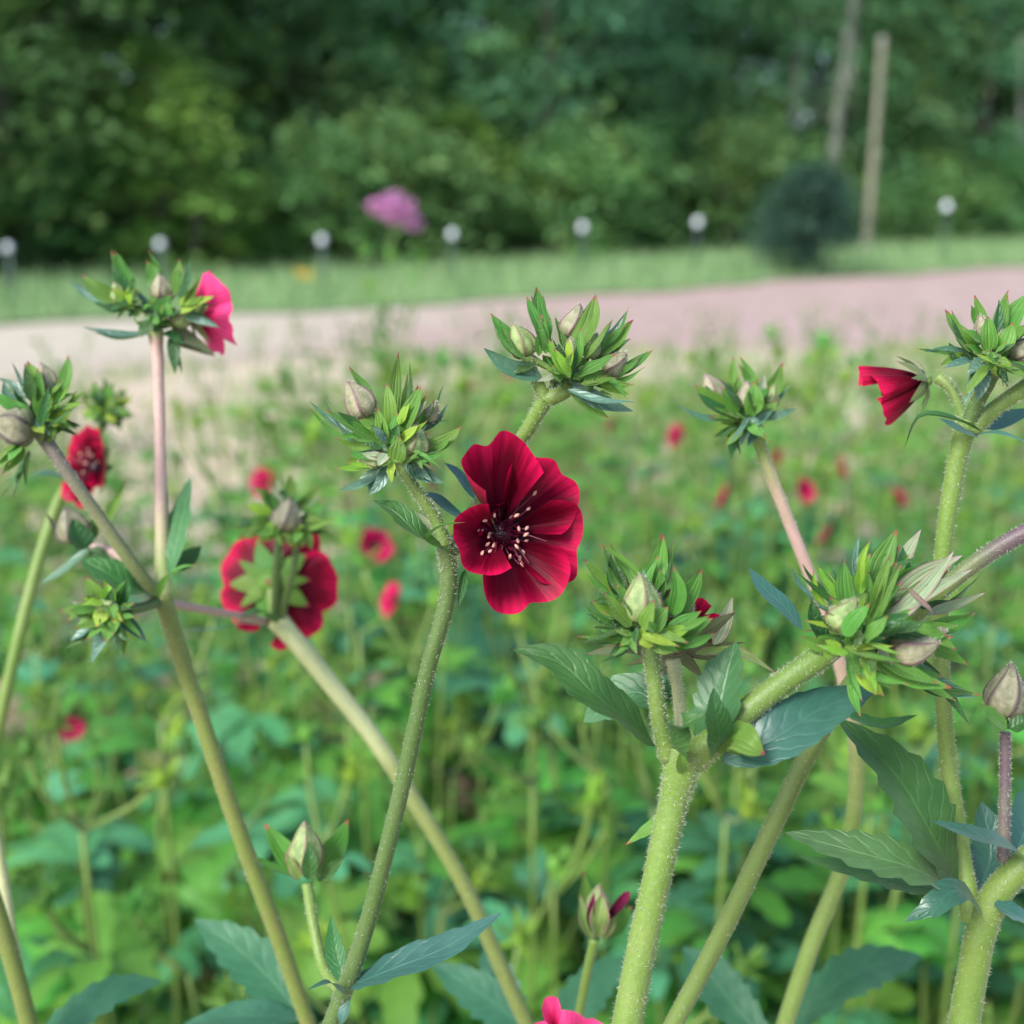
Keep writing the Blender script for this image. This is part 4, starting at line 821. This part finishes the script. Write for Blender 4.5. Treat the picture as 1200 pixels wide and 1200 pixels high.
# ---- B: left plant, three branches from one node
Bp = Plant('olive-stemmed cinquefoil forking into three, its red flower turned away on top', ground_under(352, 1190, .40, 0.10, 0.02))
Bp.stem([(356, 1185, .372), (330, 1110, .369), (275, 960, .363), (232, 830, .358), (204, 745, .354), (190, 698, .352)], [18, 19, 19, 19, 20, 22], 'stem_olive', 900, True)
Bp.stem([(190, 700, .352), (190, 640, .355), (188, 540, .358), (186, 450, .36), (184, 405, .36), (182, 388, .36)], [21, 17, 13, 13, 14, 20], 'stem_b1', 350)
Bp.stem([(184, 698, .351), (165, 674, .346), (112, 600, .338), (75, 548, .334), (56, 520, .333), (44, 504, .333)], [18, 16, 15, 15, 17, 16], 'stem_b2', 400)
Bp.stem([(190, 705, .353), (225, 712, .372), (270, 720, .40), (312, 728, .425)], [12, 10, 9, 9], 'stem_pink', 0)
Bp.stem([(186, 700, .354), (160, 668, .362), (128, 645, .37), (105, 640, .372)], [11, 10, 10, 11], 'stem_pink', 0)
Bp.stem([(184, 706, .350), (165, 712, .343), (150, 714, .338)], [13, 12, 14], 'stem_dark', 0)
Bp.leaf([(184, 700, .350), (155, 690, .342), (125, 672, .340), (95, 655, .342)], 44, 'leaf', UP * .8 - FW * .5, shape='lance', fold=.35, serr=.16, teeth=4)
Bp.leaf([(194, 682, .352), (204, 650, .352), (214, 610, .356), (223, 560, .362)], 48, 'leaf_silver', -FW * .7 + UP * .2 - RT * .5, shape='lance', fold=.35, serr=.1, teeth=4)
Bp.leaf([(186, 700, .348), (198, 676, .342), (214, 666, .341), (232, 662, .342)], 22, 'bract', UP - FW * .3, fold=.4)
Bp.leaf([(205, 668, .356), (220, 655, .36), (236, 640, .365)], 34, 'leaf', -FW + UP * .3, fold=.3)
Bp.leaf([(196, 706, .352), (176, 690, .356), (168, 668, .36)], 26, 'leaf_sky_sheen', UP * .5 - FW, fold=.3)
Bp.cluster(182, 372, .36, 28, [
    (146, 334, 134, 294, 22, B, 0, 1), (128, 347, 96, 322, 22, B, -3, -4), (108, 347, 82, 331, 9, BL, 3, 4), (180, 332, 172, 305, 22, B, 1, 1), (212, 336, 211, 303, 18, B, -3, -4), (220, 367, 252, 346, 20, BB, -7, -8),
    (220, 355, 233, 333, 15, BB, -4, -5), (147, 350, 160, 336, 15, BB, -5, -6), (226, 371, 258, 384, 10, BL, -6, -8), (136, 362, 112, 356, 14, BD, 0, 0), (174, 398, 98, 383, 15, BL, -3, -5), (207, 400, 205, 438, 17, BD, -2, -3), (206, 390, 253, 417, 27, 'sepal_dark', 0, 2),
    (185, 370, 200, 345, 18, B, -5, -6), (165, 360, 150, 372, 16, BD, -2, -3), (186, 385, 182, 362, 20, BD, -7, -7), (202, 372, 192, 352, 16, B, -6, -6), (150, 358, 132, 340, 16, BB, -5, -6), (196, 395, 216, 405, 20, BD, -4, -5), (170, 385, 160, 360, 18, B, -4, -4), (140, 352, 150, 318, 14, B, 2, 2), (150, 350, 128, 365, 14, BD, -3, -4)],
    [(190, 340, 16, 186, 320, 'bud_purple', -2), (139, 348, 14, 134, 330, 'bud', -2), (212, 372, 17, 222, 358, 'bud', -2)], 0)
flower(Bp.root, P(229, 370, .366), (RT * .80 + FW * .50 + UP * .22), 54 * .362 / FPX, 'petal_pink', 'sepal', 0.9, 0.45, None, 8, 41, 16, 12, 0.75, 0.45)
Bp.cluster(40, 492, .333, 28, [
    (48, 466, 32, 423, 24, B, -2, -3), (77, 460, 80, 416, 20, B, 0, 1), (51, 492, 56, 458, 20, B, -7, -8), (62, 475, 80, 454, 14, BB, -3, -4), (68, 483, 98, 472, 14, BB, -4, -5), (64, 497, 86, 480, 16, BB, -6, -7), (86, 478, 101, 456, 14, B, 1, 1),
    (72, 496, 64, 517, 18, BD, -2, -3), (16, 478, -6, 460, 17, B, -2, -3), (30, 460, 14, 424, 6, BL, 3, 4), (28, 460, -2, 443, 12, BL, 2, 3), (60, 488, 72, 470, 12, BB, -7, -8), (70, 496, 92, 500, 13, BD, -2, -3), (60, 470, 70, 445, 15, B, 0, 0), (20, 530, -4, 550, 24, B, -6, -9), (30, 545, 0, 585, 12, BD, 2, 4), (14, 470, 4, 448, 14, BL, 0, 0), (58, 500, 46, 522, 14, B, -3, -3)],
    [(18, 500, 31, -14, 496, 'bud_olive', -4), (58, 450, 15, 47, 424, 'bud_purple', 2)], 30)
Bp.cluster(122, 716, .338, 24, [
    (118, 705, 100, 676, 22, B, -4, -5), (112, 715, 70, 716, 20, B, -4, -6), (118, 728, 82, 752, 20, BL, -3, -5), (126, 732, 106, 778, 18, BL, -4, -6), (134, 730, 140, 770, 20, BD, -4, -6), (140, 722, 172, 752, 18, BL, -3, -4), (136, 708, 148, 680, 20, B, -4, -5),
    (124, 712, 112, 735, 24, BB, -9, -11), (130, 712, 142, 732, 22, BB, -9, -11), (118, 712, 96, 700, 18, BB, -8, -10), (128, 706, 126, 684, 20, BB, -7, -8), (136, 716, 158, 708, 18, B, -6, -7), (116, 722, 88, 735, 18, B, -6, -8), (132, 724, 124, 752, 20, B, -8, -10)],
    [(126, 716, 17, 122, 725, 'bud', -8)], 0)
Bp.cluster(98, 640, .371, 14, [(96, 645, 55, 602, 20, 'sepal_dark', 0, 2), (100, 645, 84, 608, 30, BD, -8, -9), (106, 644, 42, 688, 14, BL, -4, -6), (106, 636, 118, 600, 22, B, 4, 5), (108, 645, 130, 655, 16, BD, -2, -3)], [(86, 618, 26, 76, 594, 'bud_olive', 0)], 0)

# ---- C: plant with the flower seen from behind
Cp = Plant('pale-stemmed cinquefoil with a crimson flower seen from behind, calyx showing', ground_under(630, 1230, .48, 0.10, 0.0))
Cp.stem([(628, 1225, .412), (590, 1140, .412), (545, 1040, .414), (480, 930, .416), (440, 868, .418), (385, 798, .42), (342, 746, .422), (324, 726, .423)], [17, 18, 18, 19, 20, 21, 22, 26], 'stem_c', 500, True, nseg=80)
Cp.stem([(324, 730, .422), (323, 690, .412), (325, 650, .408), (330, 618, .408)], [12, 10, 9, 10], 'stem_dark', 0)
Cp.stem([(328, 728, .422), (338, 690, .412), (346, 655, .410), (346, 625, .410)], [10, 8, 8, 9], 'stem_dark', 0)
Cp.leaf([(324, 732, .420), (305, 718, .41), (288, 722, .408), (272, 740, .408)], 28, 'leaf', UP - FW * .3, fold=.35)
Cp.leaf([(318, 735, .424), (290, 730, .43), (255, 738, .44), (212, 738, .445)], 12, 'leaf_sky_sheen', UP - FW * .2, shape='lance')
Cp.leaf([(322, 732, .426), (312, 745, .43), (306, 775, .43)], 30, 'leaf', -FW, fold=.3)
Cp.stem([(324, 728, .423), (320, 710, .430), (320, 692, .433)], [14, 13, 16], 'stem_light', 0)
flower(Cp.root, P(319, 682, .437), (FW * .95 - UP * .08 + RT * .06), 76 * .435 / FPX, 'petal', 'bract', 0.55, 0.22, None, 6, 51, 16, 12, 0.70, 0.46)
Cp.cluster(330, 614, .408, 32, [
    (340, 590, 340, 556, 19, B, 2, 2), (354, 592, 374, 571, 14, B, 1, 1), (360, 605, 380, 588, 19, B, -1, -1), (314, 604, 288, 593, 18, BB, -1, -2), (304, 622, 282, 628, 18, B, -3, -4), (317, 622, 308, 636, 20, BB, -7, -8), (352, 622, 362, 636, 18, BB, -6, -7), (330, 590, 324, 562, 16, BP, 3, 3),
    (356, 612, 382, 610, 17, B, -3, -4), (312, 612, 290, 610, 16, B, -3, -4), (320, 592, 304, 574, 16, B, 1, 1), (345, 624, 340, 640, 16, B, -7, -8), (325, 622, 322, 634, 14, B, -7, -8), (360, 620, 376, 626, 14, BD, -1, -2)],
    [(337, 606, 24, 340, 582, 'bud_olive', -6)], 0)

# ---- K: left stem behind with the flower in profile
K = Plant('maroon-centred crimson flower in half profile on a stem by the straw path', ground_under(0, 900, .52, 0.14, -0.03))
K.stem([(-20, 940, .470), (8, 808, .465), (34, 700, .468), (54, 630, .472), (76, 575, .474), (100, 553, .470), (112, 549, .462)], [15, 14, 14, 14, 13, 10, 10], 'stem_light', 0, True)
K.stem([(74, 566, .458), (100, 530, .465), (122, 495, .47)], [11, 10, 11], 'stem', 0)
flower(K.root, P(113, 548, .452), (-FW * .72 - RT * .62 + UP * .12), 50 * .452 / FPX, 'petal', 'sepal', 0.2, 0.35, None, 18, 61, 16, 12, 0.8)
K.leaf([(124, 612, .448), (135, 590, .446), (149, 562, .446)], 22, 'bract', -FW - RT * .4, fold=.3)
K.leaf([(78, 560, .458), (50, 555, .455), (34, 560, .455)], 18, 'leaf_sky_sheen', UP - FW * .5)
K.cluster(124, 480, .47, 22, [(120, 480, 98, 460, 22, B, 0, 0), (126, 476, 122, 450, 22, B, 0, 0), (132, 480, 156, 462, 22, BB, 0, 0), (120, 488, 96, 482, 18, BB, -3, -4), (132, 488, 158, 486, 18, B, -3, -4), (124, 480, 112, 470, 18, BB, -6, -6), (128, 480, 140, 472, 20, BB, -6, -6), (124, 488, 118, 500, 18, BD, -3, -4), (132, 490, 142, 500, 18, BD, -3, -4)], [(114, 468, 13, 108, 452, 'bud_purple', 0), (136, 470, 13, 142, 454, 'bud', 0)], 0)
# ---- stems that only cross the lower left corner
J = Plant('two bare stems, one pale one green, at the straw-mulched edge', ground_under(40, 1220, .42, 0.10, 0.03))
J.stem([(40, 1225, .360), (18, 1140, .358), (-6, 1060, .356), (-40, 960, .356)], [20, 20, 20, 19], 'stem_olive', 300, True)
J.stem([(44, 1240, .364), (16, 1110, .368), (2, 1020, .37), (-14, 930, .372)], [13, 13, 13, 12], 'stem_pale', 0)
J.cluster(-45, 945, .36, 24, [(-45, 940, -60, 900, 22, B, 0, 0), (-40, 940, -30, 895, 22, B, 0, 0), (-50, 945, -85, 930, 22, B, 0, 0)], [(-45, 930, 20, -48, 905, 'bud', -3)], 0)

# broad low leaves in the lower part of the plants
Bp.leaf([(352, 1190, .385), (318, 1150, .39), (275, 1110, .395), (228, 1078, .40)], 57, 'leaf_low', UP * .7 - FW * .6, shape='lance', fold=.2, serr=.14, teeth=7)
Bp.leaf([(352, 1195, .38), (310, 1190, .378), (265, 1192, .38), (215, 1200, .385)], 46, 'leaf_low', UP - FW * .3, shape='lance', fold=.2, serr=.14, teeth=7)
Cp.leaf([(624, 1215, .42), (590, 1185, .425), (555, 1160, .43), (505, 1128, .44)], 54, 'leaf_low', UP * .7 - FW * .6, shape='lance', fold=.2, serr=.16, teeth=7)
Cp.leaf([(626, 1215, .42), (600, 1190, .43), (580, 1140, .44), (572, 1100, .45)], 46, 'leaf_low', UP * .4 - FW * .8, shape='lance', fold=.2, serr=.16, teeth=7)
Cp.leaf([(628, 1215, .42), (670, 1185, .43), (700, 1150, .44), (740, 1120, .45)], 49, 'leaf_low', UP * .6 - FW * .7, shape='lance', fold=.2, serr=.16, teeth=7)
Gp.leaf([(905, 1225, .40), (860, 1180, .41), (830, 1140, .42), (800, 1110, .43)], 54, 'leaf_low', UP * .6 - FW * .7, shape='lance', fold=.2, serr=.16, teeth=7)
Gp.leaf([(914, 1215, .39), (985, 1150, .40), (1030, 1130, .41), (1080, 1120, .42)], 51, 'leaf_low', UP * .7 - FW * .6, shape='lance', fold=.2, serr=.16, teeth=7)
J.leaf([(40, 1225, .37), (90, 1190, .38), (140, 1160, .39), (190, 1150, .40)], 46, 'leaf_low', UP * .8 - FW * .5, shape='lance', fold=.2, serr=.16, teeth=7)
# ================================================================== the bed behind: bushy plants, each with its own parts
def compound(base, dirv, L, rg, nl=5, nseg=4):
    """palmate leaf: five toothed leaflets spreading from one point"""
    d = V(dirv).normalized(); side = d.cross(V((0, 0, 1)))
    if side.length < .1: side = V((1, 0, 0))
    side.normalize(); up = side.cross(d); gs = []
    for k in range(nl):
        a = R((k - (nl - 1) / 2) * rg.uniform(34, 40)); q = d * math.cos(a) + side * math.sin(a); l = L * (1 - 0.13 * abs(k - (nl - 1) / 2)) * rg.uniform(.9, 1.1)
        gs.append(blade([base, base + q * l * .5 + up * l * rg.uniform(.0, .12), base + q * l - up * l * rg.uniform(.05, .25)], l * .40, up, 'obov', .25, 0.02, serr=.22, teeth=4, nh=1))
    return join(gs)
def mini_cluster(c, rg, s, n=13):
    gs = []
    for k in range(n):
        a = rg.uniform(0, 6.28); e = rg.uniform(-.4, 1.2); d = V((math.cos(a) * math.cos(e), math.sin(a) * math.cos(e), math.sin(e))); L = s * rg.uniform(.6, 1.1); p = c + d * s * .25
        gs.append(blade([p, p + d * L * .5, p + d * L + V((0, 0, L * .2))], L * .48, V((0, 0, 1)) - d * .5, 'bract', .3, nseg=5, nh=1))
    gs.append(dome_geo(c - V((0, 0, s * .2)), frame((0, 0, 1)), s * .35, s * .7, 8, 4)); return join(gs)
AZ = {}
def bed_plant(seed, label, group, nstem=5, nflow=2, low=11, hgt=0.58, fine=True, mats=('leaf_mid', 'leaf_mid_blue')):
    rg = random.Random(seed); root = empty('bed_cinquefoil', (0, 0, 0)); tag(root, label, 'flowering plant', group); fl_pos = []
    fol, stg = [], []
    def leaf_out(geo, m):
        if fine: mk('leaf', geo, m, root)
        else: fol.append(geo)
    for k in range(nstem):
        a = 6.28 * k / nstem + rg.uniform(-.4, .4); sp_ = rg.uniform(.05, .16); h = hgt * rg.uniform(.78, 1.05); top = V((math.cos(a) * sp_, math.sin(a) * sp_, h)); b = V((math.cos(a) * .02, math.sin(a) * .02, -.01)); m_ = b.lerp(top, .55) + V((math.cos(a) * .02, math.sin(a) * .02, 0))
        g = [tube([b, m_, top], [.0028, .0024, .0019], 8, 7)]
        tips = []
        for j in range(2 + (k % 2)):
            a2 = a + rg.uniform(-1.6, 1.6); t2 = top + V((math.cos(a2) * rg.uniform(.02, .06), math.sin(a2) * rg.uniform(.02, .06), rg.uniform(.03, .09))); g.append(tube([top, top.lerp(t2, .5) + V((math.cos(a2) * .008, math.sin(a2) * .008, 0)), t2], [.0022, .0018, .002], 4, 6)); tips.append(t2)
        if fine: mk('stem', join(g), rg.choice(['stem', 'stem_light', 'stem_light']), root)
        else: stg.append(join(g))
        for j, t2 in enumerate(tips):
            if j == 0 and k < nflow:
                an = a + rg.uniform(-.8, .8); axf = V((math.cos(an), math.sin(an), rg.uniform(.3, .9)))
                if fine: flower(root, t2, axf, .0175, 'petal_mid', 'sepal', rg.uniform(0, 1), .3, None, 8, seed + k, 6, 4)
                else:
                    fr = frame(axf); mk('flower', join([petal_geo(t2, fr, R(72 * q), R(42), .019, .3, nu=4, nv=3, seed=q) for q in range(5)]), 'petal_mid', root, t2)
                fl_pos.append(t2); AZ[(seed, len(fl_pos) - 1)] = an
            else:
                geo = mini_cluster(t2, rg, .016, 13 if fine else 7)
                if fine: mk('bud_cluster', geo, rg.choice([B, BB, B, 'leaf_mid']), root)
                else: fol.append(geo)
        for j in range(4 if fine else 3):
            t = rg.uniform(.3, .98); p = b.lerp(m_, t / .55) if t < .55 else m_.lerp(top, (t - .55) / .45); a3 = rg.uniform(0, 6.28); d = V((math.cos(a3), math.sin(a3), rg.uniform(.1, .8)))
            leaf_out(compound(p, d, rg.uniform(.045, .078) * (1.25 - .4 * t), rg, 3 if t > .7 else 5), rg.choice(mats))
    for k in range(low):
        a = rg.uniform(0, 6.28); q = rg.uniform(.05, .17); z = rg.uniform(.12, .40) * hgt / .58; p = V((math.cos(a) * q, math.sin(a) * q, z)); d = V((math.cos(a), math.sin(a), rg.uniform(-.2, .6)))
        g = tube([V((0, 0, 0)), p * .5 + V((0, 0, z * .15)), p], [.002, .0017, .0015], 5, 5)
        if fine: mk('petiole', g, 'stem', root)
        else: stg.append(g)
        leaf_out(compound(p, d, rg.uniform(.075, .12), rg), rg.choice(mats))
    if not fine:
        mk('foliage', join(fol), rg.choice(mats), root, (0, 0, 0), 'stuff'); mk('stems', join(stg), 'stem', root, (0, 0, 0), 'stuff')
    return root, fl_pos
G1 = 'cinquefoil plants filling the bed'; G2 = 'distant cinquefoil plants of the bed'
def copy_all(root, loc, rz, sc):
    c = root.copy(); COL.objects.link(c); c.location = loc; c.rotation_euler = (0, 0, rz); c.scale = (sc,) * 3
    for ch in root.children:
        d = ch.copy(); COL.objects.link(d); d.parent = c
        for g in ch.children: e = g.copy(); COL.objects.link(e); e.parent = d
    return c
L1 = 'leafy cinquefoil bush with small crimson flowers in the bed behind'; L0 = 'leafy cinquefoil clump without open flowers, in the bed behind'
PR = [bed_plant(101, L1, G1, 5, 1), bed_plant(102, L1, G1, 6, 1, 8), bed_plant(103, L0, G1, 5, 0, 11, .50), bed_plant(104, L0, G1, 4, 0, 13, .44)]
L2 = 'far bushy cinquefoil plant dotted with red flowers before the bare soil'; L3 = 'far flowerless green cinquefoil plant before the bare soil'
FR_ = [bed_plant(111, L2, G2, 5, 1, 8, .56, False), bed_plant(112, L2, G2, 5, 2, 8, .54, False), bed_plant(113, L3, G2, 5, 0, 9, .5, False)]
USED = {}
def put(kind, i, loc, rz, sc):
    root, fl_ = (PR if kind == 0 else FR_)[i]
    if (kind, i) in USED: return copy_all(root, loc, rz, sc)
    USED[(kind, i)] = 1; root.location = loc; root.rotation_euler = (0, 0, rz); root.scale = (sc,) * 3; return root
rg = random.Random(8); taken = []
# red spots read off the photograph: flower height about 0.6 m gives the distance
for (px, py, i, f, z) in ((463, 703, 0, 0, .60), (437, 640, 1, 0, .60), (310, 566, 1, 0, .60), (718, 498, 0, 0, .60), (795, 512, 1, 0, .60), (912, 540, 0, 0, .58), (983, 549, 1, 0, .58), (970, 628, 0, 0, .57), (940, 575, 1, 0, .57), (850, 583, 0, 0, .60), (500, 560, 1, 0, .56), (1050, 585, 1, 0, .52), (25, 720, 0, 0, .50), (82, 855, 0, 0, .44)):
    r = ray(px, py); t = (z - H) / r.z; tgt = CAM + r * t; root, fl_ = PR[i]; fp = fl_[f]
    best = -1.57 - AZ[(101 + i, f)] + rg.choice([-1, 1]) * rg.uniform(.5, 2.2); sc = z / fp.z; c, s = math.cos(best), math.sin(best); off = V((fp.x * c - fp.y * s, fp.x * s + fp.y * c, 0)) * sc
    loc = V((tgt.x - off.x, tgt.y - off.y, 0)); put(0, i, loc, best, sc); taken.append(loc.xy)
for (px, py) in ((512, 415), (600, 440), (545, 455), (840, 478)):
    z = .54; r = ray(px, py); t = (z - H) / r.z; tgt = CAM + r * t; i = rg.choice([0, 1]); fp = FR_[i][1][0]; a = rg.uniform(0, 6.28); c, s = math.cos(a), math.sin(a)
    loc = V((tgt.x - fp.x * c + fp.y * s, tgt.y - fp.x * s - fp.y * c, -.0)); put(1, i, loc, a, z / fp.z); taken.append(loc.xy)
def density(x, y):
    u = x / y
    d = 1.0
    if u < -.12: d = 0.42
    if u < -.30: d = 0.2
    if y > 1.3 and u < -.14: d *= 0.10
    if y > 2.6 and u < 0.0: d *= 0.35
    if y > 3.6: d *= 0.35
    if y > 4.6: d = 0
    return d
tries = 0; cnt = 0
while cnt < 230 and tries < 12000:
    tries += 1; y = 0.50 + 5.2 * rg.random() ** 1.35; x = rg.uniform(-.56, .56) * y + rg.uniform(-.05, .05)
    if rg.random() > density(x, y): continue
    mind = .12 if y < 1.3 else .20 if y < 2.5 else .33
    if any((V((x, y)) - t).length < mind for t in taken): continue
    near = y < 2.1; i = rg.choice([2, 3] if near else [2])
    sc = rg.uniform(.82, 1.05)
    if y < .62: sc = rg.uniform(.70, .85); i = rg.choice([2, 3])
    put(0 if near else 1, i, V((x, y, 0)), rg.uniform(0, 6.28), sc); taken.append(V((x, y))); cnt += 1
